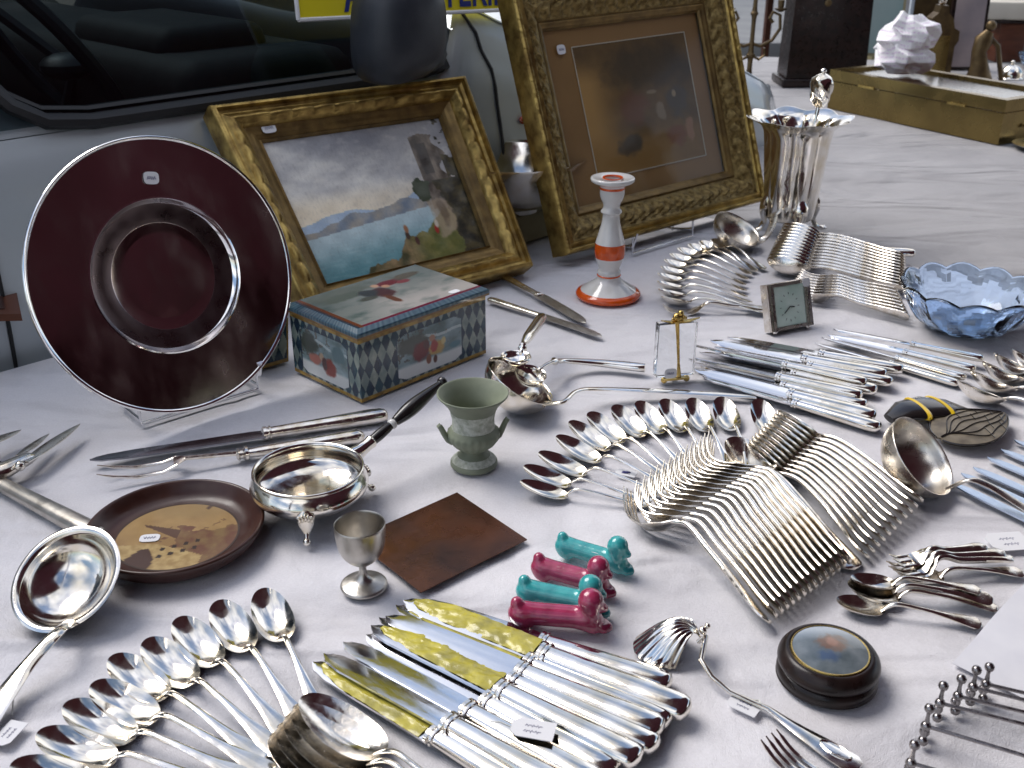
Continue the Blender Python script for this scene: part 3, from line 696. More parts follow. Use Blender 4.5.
# knives, right
H_ = [((702, 376), (874, 428)), ((696, 369), (877, 418)), ((690, 362), (878, 410)), ((684, 356), (880, 402)), ((700, 352), (882, 393)), ((692, 345), (894, 391)), ((715, 347), (897, 385)), ((711, 340), (896, 378)), ((728, 337), (906, 372))]
for i, (a, b) in enumerate(H_):
    lay('knife2', a, b, f'dinner knife in the pile right of the crystal pillar, {ORD[i]} from the front', 'dinner knives piled right of the crystal pillar', z=(0, .004, .001, .007, .003, .009, .004, .008, .005)[i], roll=(6, -4, 8, 12, 0, 14, 5, -3, 4)[i], L=.248)
H2 = [((817, 341), (960, 384)), ((824, 336), (966, 378)), ((830, 332), (976, 369)), ((835, 327), (984, 359))]
for i, (a, b) in enumerate(H2):
    lay('fish', a, b, f'fruit knife in the small pile before the blue glass bowl, {ORD[i]} from the front', 'fruit knives piled before the blue bowl', z=(0, .003, .006, .008)[i], roll=(5, 10, -4, 6)[i])
for i, a in enumerate(((952, 390), (965, 379), (977, 370), (989, 362), (1007, 358))):
    lay('table', a, (a[0]+112, a[1]+40+i*2), f'table spoon at the right edge near the blue bowl, {ORD[i]} from the left', 'table spoons at the right edge', L=.21, roll=25, z=.0005+.002*i)
for i, a in enumerate(((955, 481), (963, 471), (975, 465), (989, 455), (1002, 447), (1016, 438))):
    lay('bluek', a, (a[0]+150, a[1]+76-i*3), f'satin knife blade coloured like reflected sky at the right edge, {ORD[i]} from the ladle handle', 'pale blue looking knives at the right edge', L=.2)
# small bunches right
for i, (k, a, b, z, ro) in enumerate((('tea', (900, 577), (1023, 570), 0, 0), ('cakefork', (894, 572), (1012, 559), .003, 10), ('cakefork', (891, 566), (1004, 552), .007, 0), ('cakefork', (893, 558), (986, 546), .011, -6))):
    lay(k, a, b, ('teaspoon lying lowest in the upper bunch of small cutlery' if i == 0 else f'small cake fork in the upper bunch of small cutlery, {ORD[i-1]} above the teaspoon'), 'upper bunch of small cutlery by the price tag', z=z, roll=ro)
for i, (a, b, z, ro) in enumerate((((851, 592), (998, 606), 0, 5), ((847, 586), (993, 597), .004, -5), ((851, 580), (981, 588), .008, 4))):
    lay('tea', a, b, f'teaspoon in the middle bunch of three, {ORD[i]} from the bottom of the bunch', 'middle bunch of three teaspoons', z=z, roll=ro)
lay('tea', (836, 602), (982, 622), 'single teaspoon lying alone below the two bunches, above the round black box', L=None)
lay('bigfork', (768, 738), (868, 815), 'silver fork at the bottom edge with its tines pointing at the tagged ladle', L=.19)
# two old knives by the box
knife_kind('old', 'old_knife', .25, .125, .0185, SILW, PEW, hw=.0075, hh=.005, curve=-.01)
lay('old', (589, 321), (487, 268), 'tarnished knife behind the upright sauce ladle, the rear one of two', 'two old knives beside the decorated tin', L=.27)
lay('old', (604, 334), (486, 298), 'tarnished knife passing under the upright sauce ladle, the nearer one of two', 'two old knives beside the decorated tin', L=.235)
# carving set
knife_kind('carve', 'carving_knife', .36, .20, .021, SILW, mat('dark_carving_steel', (.25, .25, .28), .2, 1), hw=.011, hh=.009, curve=-.004)
lay('carve', (90, 462), (388, 417), 'long carving knife with dark blade and ornate silver handle beside the carving fork', L=None, z=.0)
def carving_fork():
    L = .315; r = thing('carving_fork', 'x', 'fork'); zc = .008
    m = MB()
    m.sweep([(L*.0, 0, zc+.002), (.03, 0, zc+.004), (.06, 0, zc+.006)], [.0035, .003, .003], [.003, .0028, .0025], 8, side=(0, 1, 0))
    m.sweep([(.058, 0, zc+.006), (.066, 0, zc+.005), (.072, 0, zc+.004)], [.003, .011, .013], [.0025, .0018, .0015], 8, side=(0, 1, 0))
    for sg in (-1, 1):
        m.sweep([(.068, sg*.010, zc+.004), (.085, sg*.0125, zc-.002), (.115, sg*.0125, zc-.003), (.14, sg*.012, zc+.002), (L/2, sg*.0115, zc+.008)], [.003, .0024, .0022, .0018, .0006], [.0022, .002, .002, .0016, .0006], 8, side=(0, 1, 0))
    m.build('tines', SILW, r)
    h = MB(); prof = [(0, .1), (.02, .7), (.06, 1.1), (.12, 1.0), (.3, .9), (.8, .7), (.9, .62), (.91, .95), (.93, 1.0), (.95, .65), (.97, .65), (.98, .9), (1, .5)]
    h.sweep([(-L/2+q*L*.5, 0, zc) for q, w in prof], [w*.011 for q, w in prof], [w*.0085 for q, w in prof], 14, side=(0, 1, 0), p=2.3)
    h.build('handle', SILW, r); KIND['cf'] = [r, L, False]
carving_fork()
lay('cf', (98, 477), (365, 438), 'two pronged carving fork with silver handle in front of the carving knife')
# ------------------------------------------------------------------ helpers for standing things
def sticker(parent, c, ux, uy, w=.014, h=.011, text=True):
    """small rounded price sticker glued on a surface; c is its centre (local), ux/uy its in-plane axes"""
    ux = Vector(ux).normalized(); uy = Vector(uy).normalized(); n = ux.cross(uy); m = MB(); vs = []
    for k in range(20):
        a = 2*PI*k/20; ca, sa = math.cos(a), math.sin(a); q = (abs(ca)**4+abs(sa)**4)**(-.25)
        vs.append(Vector(c)+ux*(ca*q*w/2)+uy*(sa*q*h/2))
    top = [v+n*.0006 for v in vs]
    m.add(vs+top, [tuple(range(20))[::-1], tuple(range(20, 40))]+[(i, (i+1) % 20, 20+(i+1) % 20, 20+i) for i in range(20)])
    o = m.build('price_sticker', TAGM, parent, 30)
    if text:
        t = MB(); ph = random.random()*6
        pts = [Vector(c)+n*.0009+ux*(w*(-.3+.6*k/14))+uy*(h*.16*math.sin(k*1.9+ph)) for k in range(15)]
        t.tube(pts, .00025, 4); t.build('handwriting', INK, o)
    return o
def tagcard(parent, c, ux, uy, w, h):
    ux = Vector(ux).normalized(); uy = Vector(uy).normalized(); n = ux.cross(uy); m = MB()
    pl = [(-.5, .25), (-.5, -.25), (-.34, -.5), (.5, -.5), (.5, .5), (-.34, .5)]
    vs = [Vector(c)+ux*(a*w)+uy*(b*h) for a, b in pl]; k = len(pl)
    m.add([v-n*.0003 for v in vs]+[v+n*.0003 for v in vs], [tuple(range(k))[::-1], tuple(range(k, 2*k))]+[(i, (i+1) % k, k+(i+1) % k, k+i) for i in range(k)])
    o = m.build('price_tag', TAGM, parent, 20)
    t = MB(); ph = random.random()*6
    for row in (.14, -.16):
        t.tube([Vector(c)+n*.0005+ux*(w*(-.20+.4*q/24))+uy*(h*(row+.05*math.sin(q*2.1+ph)+.04*math.sin(q*1.27+ph*2))) for q in range(25)], .00016, 4)
    t.build('handwriting', INK, o)
    return o
def thread(parent, pts):
    m = MB(); m.tube([Vector(q) for q in pts], .0006, 5); return m.build('thread', STRING, parent)
def panel(name, mt, parent, P, fn, nu, nv, thick=None):
    """painted sheet: P(u,v)->point, fn(u,v)->sRGB; v runs top to bottom"""
    m = MB(); m.grid(P, nu, nv); cols = [fn(i/nu, j/nv) for j in range(nv+1) for i in range(nu+1)]
    return m.build(name, mt, parent, 60, colors=cols)
def fbm(x, y, s=1, z=0, o=4):
    v = 0; a = .5; f = s
    for _ in range(o): v += a*mnoise.noise(Vector((x*f, y*f, z))); a *= .5; f *= 2
    return v
def mixc(a, b, t):
    t = max(0, min(1, t)); return tuple(p*(1-t)+q*t for p, q in zip(a, b))
def blob(u, v, cu, cv, ru, rv, soft=.5, wob=0., sd=0):
    d = math.hypot((u-cu)/ru, (v-cv)/rv)+(wob*fbm(u, v, 9, sd) if wob else 0)
    return 1-smooth(1-soft, 1+soft*.3, d)

def solve_top(P, nb, px, py):
    r = ray(px, py)   # P + a*nb + h*z = (0,0,H)+t*r
    M = Matrix(((nb.x, 0, -r.x), (nb.y, 0, -r.y), (0, 1, -r.z)))
    a, h, t = M.inverted() @ Vector((-P.x, -P.y, CAMH-P.z))
    return a, h
def picture_frame(name, label, bl, br, tl, tr, D, prof, mats, orn, picture, glass=None):
    lift = .019
    BL = G(*bl, lift); BR = G(*br, lift); e = (BR-BL); Wd = e.length; e.normalize(); nb = Vector((-e.y, e.x, 0))
    a1, h1 = solve_top(BL, nb, *tl); a2, h2 = solve_top(BR, nb, *tr)
    a = (a1+a2)/2; h = (h1+h2)/2
    print(name, 'w %.3f' % Wd, 'lean', a1, a2, 'h', h1, h2)
    upv = nb*a+Vector((0, 0, h)); Hh = upv.length; up = upv.normalized(); n = e.cross(up)   # n faces viewer
    base = (BL+BR)/2
    h0_ = interp(prof['h'], 0)
    root = thing(name, label, 'picture frame', base)
    # lift so that the rear lower edge touches the cloth
    def fitc(P, px, py):      # planar trapezoid: slide the top corner along the top edge
        r = ray(px, py); M = Matrix(((upv.x, e.x, -r.x), (upv.y, e.y, -r.y), (upv.z, e.z, -r.z)))
        k, x, t = M.inverted() @ Vector((-P.x, -P.y, CAMH-P.z)); return k, x
    kl, xl = fitc(BL, *tl); kr, xr = fitc(BR, *tr); print('fit', kl, xl, kr, xr)
    def Q(u, v, w):
        s_ = u/Wd; t_ = v/Hh
        return (BL-base)+e*(u+t_*lerp(xl, xr, s_))+up*(v*(1+(lerp(kl, kr, s_)-1)))+n*(w-h0_)
    # moulding : loops
    N = 150
    for band, (d0, d1) in enumerate(prof['bands']):
        m = MB(); loops = []
        ts = [d0+(d1-d0)*k/prof['k'] for k in range(prof['k']+1)]
        for d in ts:
            lp = []
            x0, x1, y0, y1 = d*D, Wd-d*D, d*D, Hh-d*D
            for (ax, ay, bx, by) in ((x0, y0, x1, y0), (x1, y0, x1, y1), (x1, y1, x0, y1), (x0, y1, x0, y0)):
                Ls = math.hypot(bx-ax, by-ay)
                for k in range(N):
                    t = k/N; s = t*Ls; edge = min(s, Ls-s)
                    w = interp(prof['h'], d)+orn(d, s, edge, Ls)
                    lp.append(Q(ax+(bx-ax)*t, ay+(by-ay)*t, w))
            loops.append(lp)
        nl = 4*N; vs = [q for lp in loops for q in lp]; fs = []
        for i in range(len(loops)-1):
            for j in range(nl): fs.append((i*nl+j, i*nl+(j+1) % nl, (i+1)*nl+(j+1) % nl, (i+1)*nl+j))
        if band == 0:   # outer side wall and back
            o = len(vs); x0, x1, y0, y1 = 0, Wd, 0, Hh
            vs += [q-n*(interp(prof['h'], 0)+.004) for q in loops[0]]
            for j in range(nl): fs.append((j, (j+1) % nl, o+(j+1) % nl, o+j))
            o2 = len(vs); vs += [q-n*.004 for q in [Q(D*.9, D*.9, 0), Q(Wd-D*.9, D*.9, 0), Q(Wd-D*.9, Hh-D*.9, 0), Q(D*.9, Hh-D*.9, 0)]]
        m.add(vs, fs); m.build(prof['names'][band], mats[band], root, 50)
    bk = MB(); bk.add([Q(.004, .004, -.004), Q(Wd-.004, .004, -.004), Q(Wd-.004, Hh-.004, -.004), Q(.004, Hh-.004, -.004), Q(.004, .004, -.007), Q(Wd-.004, .004, -.007), Q(Wd-.004, Hh-.004, -.007), Q(.004, Hh-.004, -.007)], [(0, 1, 2, 3), (7, 6, 5, 4), (0, 4, 5, 1), (1, 5, 6, 2), (2, 6, 7, 3), (3, 7, 4, 0)])
    bk.build('backboard', KHAKI, root)
    # rear strut
    st = MB(); mid = Q(Wd/2, Hh*.62, -.007); foot = Vector((mid.x, mid.y, 0))+nb*(.10); foot.z = -base.z+.002
    st.sweep([mid, foot], .02, .003, 6, side=tuple(e)); st.build('strut', KHAKI, root)
    wi = interp(prof['h'], 1.0)
    picture(root, Q, D, Wd, Hh, wi, e, up, n)
    return root

# --- seascape
def sea(u, v):
    c = sea0(u, v); return tuple(min(1, q*1.10+.05) for q in c)
def sea0(u, v):
    cl = fbm(u*1.4, v*2.2, 3, 2); c2 = fbm(u*2, v*3, 7, 5)
    sky = mixc((.84, .83, .80), (.55, .55, .57), smooth(-.2, .5, cl*.6+.25-.75*v+.25*u))
    sky = mixc(sky, (.86, .84, .80), smooth(.05, .4, c2)*.25)
    sky = mixc(sky, (.90, .83, .70), smooth(.36, .52, v)*(.75-.3*u))
    col = sky
    m1 = .60-.13*u-.05*fbm(u, 0, 3, 1, 2)*2.4-.03*math.sin(u*9)
    if v > m1: col = mixc((.60, .68, .76), (.72, .76, .78), fbm(u, v, 14))
    m2 = .66-.07*math.sin(u*3.4)-.05*fbm(u, 0, 5, 4, 2)*1.8-.06*smooth(.4, .6, u)
    if v > m2: col = mixc((.42, .47, .53), (.60, .57, .52), .5+1.6*fbm(u, v, 12, 3))
    wl = .70-.10*u
    if v > wl: col = mixc(mixc((.66, .74, .76), (.30, .50, .53), smooth(wl, wl+.32, v)), (.75, .8, .8), .5*max(0, fbm(u*.6, v*4, 16, 8)))
    bank = 1.02-.36*smooth(.12, 1.0, u)-.06*fbm(u, 0, 8, 6)*2
    if v > bank: col = mixc((.23, .22, .10), (.62, .50, .34), .45+1.7*fbm(u, v, 10, 7)); col = mixc(col, (.36, .40, .12), .6*smooth(.5, .7, u)*smooth(.95, .85, u))
    # ruin, foliage, rocks
    if .775 < u < .93+.03*math.sin(v*30) and .09+.3*abs(u-.84) < v < .66: col = mixc((.22, .18, .15), (.50, .45, .39), .5+1.8*fbm(u*2, v, 9, 9)+.3*math.sin(u*60))
    if .80 < u < .86 and .16 < v < .40: col = mixc(col, (.14, .12, .11), .65)
    fo = fbm(u, v, 9, 11)
    if (u > .86+.12*fo and v > .45) or (u > .93 and v > .2+fo): col = mixc((.10, .09, .05), (.28, .24, .12), .5+2*fbm(u, v, 16, 12))
    if math.hypot((u-.74)/.05, (v-.50)/.10)+fo < 1: col = (.17, .21, .12)
    col = mixc(col, (.64, .56, .46), blob(u, v, .80, .73, .09, .13, .3, 1.2, 3)*.8)
    col = mixc(col, (.40, .33, .25), blob(u, v, .82, .68, .03, .12, .4, 1, 5)*.8)
    for cu, cv, c in ((.555, .80, (.20, .12, .07)), (.56, .755, (.55, .35, .22)), (.60, .85, (.25, .12, .08)), (.74, .80, (.60, .12, .08)), (.75, .76, (.75, .70, .62))):
        col = mixc(col, c, blob(u, v, cu, cv, .014, .035, .4))
    return mixc(col, (.2, .2, .2), .04+.25*max(0, fbm(u*3, v, 30, 14)))
def pic1(root, Q, D, W, H, wi, e, up, n):
    x0, x1, y0, y1 = D, W-D, D, H-D
    P = lambda u, v: Q(lerp(x0, x1, u), lerp(y1, y0, v), wi-.001+.0005*math.sin(u*40)*math.sin(v*31))
    panel('painting', OILP, root, P, sea, 220, 150)
    sticker(root, Q(D+.014, H-D*.70, wi+.012), e, up, .024, .018)
def orn1(d, s, edge, L):
    fade = min(1, edge/.03)
    o = 0
    if .30 < d < .62:
        k = math.sin((d-.30)/.32*PI); o += k*.0042*abs(math.sin(s*PI/.034+d*4.5))**.6*fade
    if d < .10: o += .0009*math.sin(s*2*PI/.006)*math.sin(d/.1*PI)
    return o
prof1 = dict(bands=[(0, .30), (.30, .62), (.62, 1.0)], k=10, names=['outer_moulding', 'leaf_moulding', 'inner_slip'],
             h=[(0, .030), (.05, .036), (.12, .036), (.15, .028), (.24, .026), (.30, .028), (.40, .032), (.58, .026), (.62, .019), (.80, .015), (.95, .010), (.96, .013), (1.0, .006)])
# slightly lifted by resting rear edge
picture_frame('picture_frame', 'wide gilt frame around a seascape with a ruin, leaning behind the decorated tin', (312, 323), (533, 266), (208, 106), (465, 76), .062, prof1, [GOLD, GOLD, GILTB], orn1, pic1)
def inter(u, v):
    c = mixc(inter0(u, v), (.46, .34, .17), .22); return tuple(min(1, q*1.25+.05) for q in c)
def inter0(u, v):
    col = mixc((.17, .12, .05), (.30, .22, .10), .5+1.5*fbm(u, v, 4, 21))
    col = mixc(col, (.58, .45, .25), smooth(.36, .05, u)*smooth(.05, .3, v)*.9)
    col = mixc(col, (.45, .33, .14), smooth(.62, .85, v)*(1-.5*u))
    col = mixc(col, (.10, .08, .05), blob(u, v, .62, .22, .45, .22, .5, .5, 2)*.8)
    col = mixc(col, (.27, .13, .08), blob(u, v, .42, .52, .14, .16, .5, .8, 3)*.8)
    col = mixc(col, (.10, .10, .11), blob(u, v, .33, .80, .12, .09, .4, .8, 4)*.9)
    col = mixc(col, (.12, .14, .18), blob(u, v, .83, .50, .12, .18, .5, .8, 5)*.7)
    col = mixc(col, (.46, .44, .42), blob(u, v, .66, .58, .045, .07, .4, .8, 6)*.7)
    col = mixc(col, (.50, .47, .42), blob(u, v, .60, .42, .05, .02, .4, .8, 8)*.6)
    col = mixc(col, (.55, .50, .42), blob(u, v, .80, .46, .02, .03, .4, .8, 9)*.8)
    col = mixc(col, (.50, .36, .30), blob(u, v, .90, .78, .04, .11, .4, .8, 7)*.8)
    col = mixc(col, (.30, .10, .06), blob(u, v, .75, .80, .10, .10, .4, .8, 10)*.6)
    return mixc(col, (.5, .45, .35), .10*max(0, fbm(u, v, 22, 16)+.2))
def matt(u, v):
    return mixc((.60, .46, .28), (.54, .41, .24), .5+1.2*fbm(u, v, 3, 31))
def pic2(root, Q, D, W, H, wi, e, up, n):
    x0, x1, y0, y1 = D, W-D, D, H-D
    P = lambda u, v: Q(lerp(x0, x1, u), lerp(y1, y0, v), wi-.004)
    panel('mount', PRINTP, root, P, matt, 60, 60)
    a0, a1, b0, b1 = lerp(x0, x1, .155), lerp(x0, x1, .895), lerp(y0, y1, .125), lerp(y0, y1, .895)
    P = lambda u, v: Q(lerp(a0, a1, u), lerp(b1, b0, v), wi-.0035)
    panel('print', PRINTP, root, P, inter, 170, 170)
    m = MB()
    for p, q in (((a0, b0), (a1, b0)), ((a1, b0), (a1, b1)), ((a1, b1), (a0, b1)), ((a0, b1), (a0, b0))): m.tube([Q(*p, wi-.0032), Q(*q, wi-.0032)], .0011, 5)
    m.build('cream_line', CREAM, root)
    m = MB(); m.add([Q(x0-.002, y0-.002, wi), Q(x1+.002, y0-.002, wi), Q(x1+.002, y1+.002, wi), Q(x0-.002, y1+.002, wi)], [(0, 1, 2, 3)]); m.build('picture_glass', PICG, root)
    sticker(root, Q(x0+.035, y1-.035, wi+.0005), e, up, .020, .017)
def orn2(d, s, edge, L):
    o = 0
    if .28 < d < .78:
        k = math.sin((d-.28)/.5*PI)
        o += k*(.0055*fbm(s*1.0, d*.09, 70, L)*1.8+.0028*math.sin(s*2*PI/.028+5*math.sin(d*9)))
        o += k*.006*max(0, 1-edge/.05)
    if .05 < d < .11: o += .0012*math.sin(s*2*PI/.007)
    return o
prof2 = dict(bands=[(0, .28), (.28, .78), (.78, 1.0)], k=12, names=['outer_moulding', 'scroll_moulding', 'inner_slip'],
             h=[(0, .030), (.05, .040), (.11, .042), (.14, .034), (.26, .038), (.30, .030), (.5, .030), (.74, .018), (.80, .014), (.84, .017), (.93, .012), (1.0, .006)])
picture_frame('picture_frame', 'tall ornate gilt frame around a dark interior print under glass, leaning behind the candlestick', (565, 256), (764, 201), (507, -14), (724, -34), .078, prof2, [GOLD, GOLD2, GILTB], orn2, pic2)
# wire easel under the tall frame
def wire_stand(label, pts_list, base):
    root = thing('wire_stand', label, 'plate stand', base)
    for nm, pts, r in pts_list:
        m = MB(); m.tube([Vector(p)-base for p in pts], r, 8); m.build(nm, CHROME, root, 60)
    return root
b0 = G(632, 254, .002); b1 = G(692, 236, .002)
dv = (b1-b0).normalized(); bk = Vector((-dv.y, dv.x, 0))
wire_stand('chrome wire easel holding the tall print, beside the candlestick', [
    ('front_wire', [b0+Vector((0, 0, .032)), b0, b1, b1+Vector((0, 0, .030))], .0022),
    ('side_wire', [b0+Vector((0, 0, .014)), b0+bk*.05+Vector((0, 0, .004)), b0+bk*.17+dv*.03], .0022),
    ('side_wire', [b1+Vector((0, 0, .014)), b1+bk*.05+Vector((0, 0, .004)), b1+bk*.17-dv*.03], .0022),
    ('front_hook', [b0+bk*.012+dv*.012+Vector((0, 0, .0)), b0+dv*.012+Vector((0, 0, .036))], .002),
    ('front_hook', [b1+bk*.05, b1+bk*.05+dv*.01+Vector((0, 0, .042))], .002)], (b0+b1)/2)

# --- charger plate
R = .170
nP = Vector((.66, -.69, .30)).normalized(); upP = (Vector((0, 0, 1))-nP*nP.z).normalized(); rtP = upP.cross(nP)
bot = G(205, 407, .013); cen = bot+upP*R
root = thing('charger_plate', 'large round mirror silver charger plate standing at the left, reflecting maroon', 'plate', Vector((bot.x, bot.y, 0)))
MP = Matrix((rtP, upP, nP)).transposed(); o0 = Vector((bot.x, bot.y, 0))
def disc(prof, name, mt, n=96):
    m = MB(); m.lathe([(r*R, z) for r, z in prof], n, cen-o0, M=MP); return m.build(name, mt, root, 50)
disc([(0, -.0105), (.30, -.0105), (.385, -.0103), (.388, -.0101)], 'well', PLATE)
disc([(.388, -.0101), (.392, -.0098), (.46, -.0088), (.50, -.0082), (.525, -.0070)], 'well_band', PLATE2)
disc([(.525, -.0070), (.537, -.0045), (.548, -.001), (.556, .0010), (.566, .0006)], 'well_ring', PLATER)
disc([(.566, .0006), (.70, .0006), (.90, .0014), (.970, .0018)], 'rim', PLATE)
disc([(.970, .0018), (.978, .0032), (.990, .0036), (1.0, .002), (1.0, -.0005), (.985, -.001), (.56, -.003), (.50, -.0125), (0, -.0130)], 'lip', PLATER)
sticker(root, cen-o0+rtP*.012+upP*.118+nP*.0022, rtP+upP*-.2, upP+rtP*.2, .019, .015)
b0 = G(141, 424, .002); b1 = G(258, 389, .002); dv = (b1-b0).normalized(); bk = Vector((-dv.y, dv.x, 0))
wire_stand('clear wire stand holding up the maroon looking charger plate', [
    ('front_wire', [b0+Vector((0, 0, .034))-bk*.004, b0+Vector((0, 0, .018)), b0, b1, b1+Vector((0, 0, .018)), b1+Vector((0, 0, .034))-bk*.004], .0024),
    ('side_wire', [b0+Vector((0, 0, .006)), b0+bk*.06+Vector((0, 0, .003)), b0+bk*.14+dv*.03+Vector((0, 0, .0)), b0+bk*.15+dv*.03+Vector((0, 0, .12))], .0022),
    ('side_wire', [b1+Vector((0, 0, .006)), b1+bk*.06+Vector((0, 0, .003)), b1+bk*.14-dv*.03+Vector((0, 0, .0)), b1+bk*.15-dv*.03+Vector((0, 0, .12))], .0022),
    ('front_hook', [b0+Vector((0, 0, .024))-bk*.006, b0+Vector((0, 0, .044))-bk*.013], .0045),
    ('front_hook', [b1+Vector((0, 0, .024))-bk*.006, b1+Vector((0, 0, .044))-bk*.013], .0045)], (b0+b1)/2)

# --- decorated tin
pf = G(362, 403); pl = G(289, 373); pr = G(486, 353)
hgt = hz(362, 340, pf)
ex = (pr-pf); lx = ex.length; ex.normalize(); ey = Vector((-ex.y, ex.x, 0)); ly = (pl-pf).dot(ey)
print('tin', lx, ly, hgt, (pl-pf).dot(ex))
root = thing('decorated_tin', 'rectangular tin with blue diamond pattern and painted skating scenes', 'tin', pf)
def T(a, b, c): return ex*a+ey*b+Vector((0, 0, c))
def diam(x, y):       # x,y in metres: harlequin lozenges
    a = x/.0150; b = y/.0300; k = (math.floor(a+b)+math.floor(a-b)) % 2; cell = math.floor(a+b)
    g = fbm(x, y, 60, 5)
    return mixc((.60, .63, .58), (.44, .50, .48), .5+g*2) if k == 0 else (mixc((.06, .14, .22), (.10, .22, .28), .5+g*2) if cell % 2 else mixc((.16, .29, .33), (.09, .18, .25), .5+g*2))
def scene(u, v, sd):
    col = mixc((.56, .64, .66), (.36, .44, .44), .5+1.6*fbm(u, v, 4, sd)); col = mixc(col, (.82, .83, .82), smooth(.68, .76, v))
    tr = fbm(u*2, v, 9, sd+3)
    if v < .62 and tr > .02+.30*u: col = mixc((.20, .20, .18), (.45, .45, .42), tr*3)
    if abs(v-.18-.10*u-.03*math.sin(u*12)) < .03: col = mixc(col, (.80, .84, .84), .7)
    return col
def face(w, h, sd, fl, fr, figs):
    def fn(u, v):
        x, y = u*w, v*h
        if y < .006 or y > h-.005: return mixc((.70, .56, .22), (.50, .38, .13), .5+2*fbm(x, y, 80, 2))
        if fl < u < fr:
            a = (u-fl)/(fr-fl); b = (v-.17)/.74
            ex_ = max(abs(a-.5)-.38, 0)/.12+max(abs(b-.5)-.40, 0)/.10
            if ex_ < 1.0 and 0 < b < 1:
                if ex_ > .90 or a < .02 or a > .98: return (.10, .18, .26)
                c = scene(a, b, sd)
                for cu, cv, ru, rv, cc in figs: c = mixc(c, cc, blob(a, b, cu, cv, ru, rv, .3, .4, sd))
                return c
        return diam(x, y)
    return fn
eps = .0
body = MB(); body.add([T(0, 0, 0), T(lx, 0, 0), T(lx, ly, 0), T(0, ly, 0)], [(3, 2, 1, 0)]); body.build('base', BRASSD, root)
H1 = hgt
panel('front_side', TINP, root, lambda u, v: T(lx*u, 0, H1*(1-v)), face(lx, H1, 11, .27, .80, ((.25, .30, .24, .22, (.28, .30, .27)), (.36, .50, .13, .22, (.42, .08, .08)), (.44, .40, .05, .12, (.34, .16, .14)), (.53, .30, .05, .08, (.66, .48, .38)), (.60, .54, .13, .18, (.72, .58, .32)), (.56, .48, .06, .14, (.62, .22, .18)), (.70, .44, .04, .10, (.80, .72, .5)), (.47, .74, .04, .12, (.5, .3, .2)), (.57, .78, .035, .10, (.35, .2, .15)), (.88, .62, .10, .08, (.34, .48, .52)))), 260, 90)
panel('left_side', TINP, root, lambda u, v: T(0, ly*(1-u), H1*(1-v)), face(ly, H1, 17, .13, .84, ((.30, .60, .15, .13, (.66, .40, .34)), (.62, .68, .14, .20, (.50, .13, .08)), (.45, .50, .05, .1, (.7, .6, .5)), (.50, .64, .06, .16, (.30, .14, .14)), (.2, .3, .2, .25, (.25, .28, .25)), (.8, .3, .15, .2, (.35, .45, .47)))), 160, 90)
panel('back_side', TINP, root, lambda u, v: T(lx*(1-u), ly, H1*(1-v)), face(lx, H1, 23, .30, .78, ()), 100, 40)
panel('right_side', TINP, root, lambda u, v: T(lx, ly*u, H1*(1-v)), face(ly, H1, 29, .17, .85, ()), 80, 40)
def lid(u, v):
    x, y = u*lx, v*ly
    if u < .05: return (.42, .20, .10) if u > .02 else (.12, .22, .3)
    if v > .955: return (.42, .10, .22)
    c = mixc((.42, .46, .45), (.70, .68, .66), smooth(.0, 1, v+.5*fbm(u, v, 3, 41)))
    c = mixc(c, (.30, .37, .36), smooth(.5, .0, u)*.5+1.4*max(0, fbm(u, v, 6, 43)))
    c = mixc(c, (.35, .37, .33), blob(u, v, .3, .12, .35, .15, .5, 1, 3)*.6)
    for cu, cv, ru, rv, cc in ((.64, .24, .11, .08, (.42, .16, .20)), (.72, .31, .06, .05, (.50, .26, .28)), (.50, .42, .08, .15, (.30, .20, .22)), (.36, .46, .08, .06, (.30, .32, .30)), (.25, .25, .18, .10, (.34, .38, .35)), (.80, .20, .12, .08, (.36, .34, .30)), (.58, .30, .03, .05, (.72, .56, .46)), (.42, .34, .07, .10, (.22, .25, .27)), (.53, .22, .03, .05, (.75, .6, .5)), (.47, .62, .03, .13, (.4, .25, .2))): c = mixc(c, cc, blob(u, v, cu, cv, ru, rv, .35, .5, 6))
    return c
ov = .004; zl = H1+.0005; zh = .0125
lm = MB()
panel('lid', TINP, root, lambda u, v: T(lerp(.004, lx-.004, u), lerp(ly-.004, .004, v), zl+zh), lid, 170, 110)
def rim(x, y): return (.50, .36, .14) if y < .22 else mixc((.12, .24, .32), (.30, .42, .46), .5+.5*math.sin(x*700))
crn = [(-ov, -ov), (lx+ov, -ov), (lx+ov, ly+ov), (-ov, ly+ov)]; inn = [(.004, .004), (lx-.004, .004), (lx-.004, ly-.004), (.004, ly-.004)]
lidobj = [q for q in bpy.data.objects if q.parent == root and q.name.startswith('lid')][0]
for k in range(4):
    a, b = crn[k], crn[(k+1) % 4]; c, d = inn[k], inn[(k+1) % 4]
    def P(u, v, a=a, b=b, c=c, d=d):
        if v < .45: t = v/.45; return T(lerp(c[0], d[0], u)*(1-t)+lerp(a[0], b[0], u)*t, lerp(c[1], d[1], u)*(1-t)+lerp(a[1], b[1], u)*t, zl+zh-.005*t)
        t = (v-.45)/.55; return T(lerp(a[0], b[0], u), lerp(a[1], b[1], u), zl+zh-.005-(zh-.005)*t)
    panel('lid_edge', TINP, lidobj, P, lambda u, v: rim(u*lx, 1-v), 60, 12)
sticker(lidobj, T(lx*.80, ly*.10, zl+zh+.0003), ex, ey, .017, .011, False)
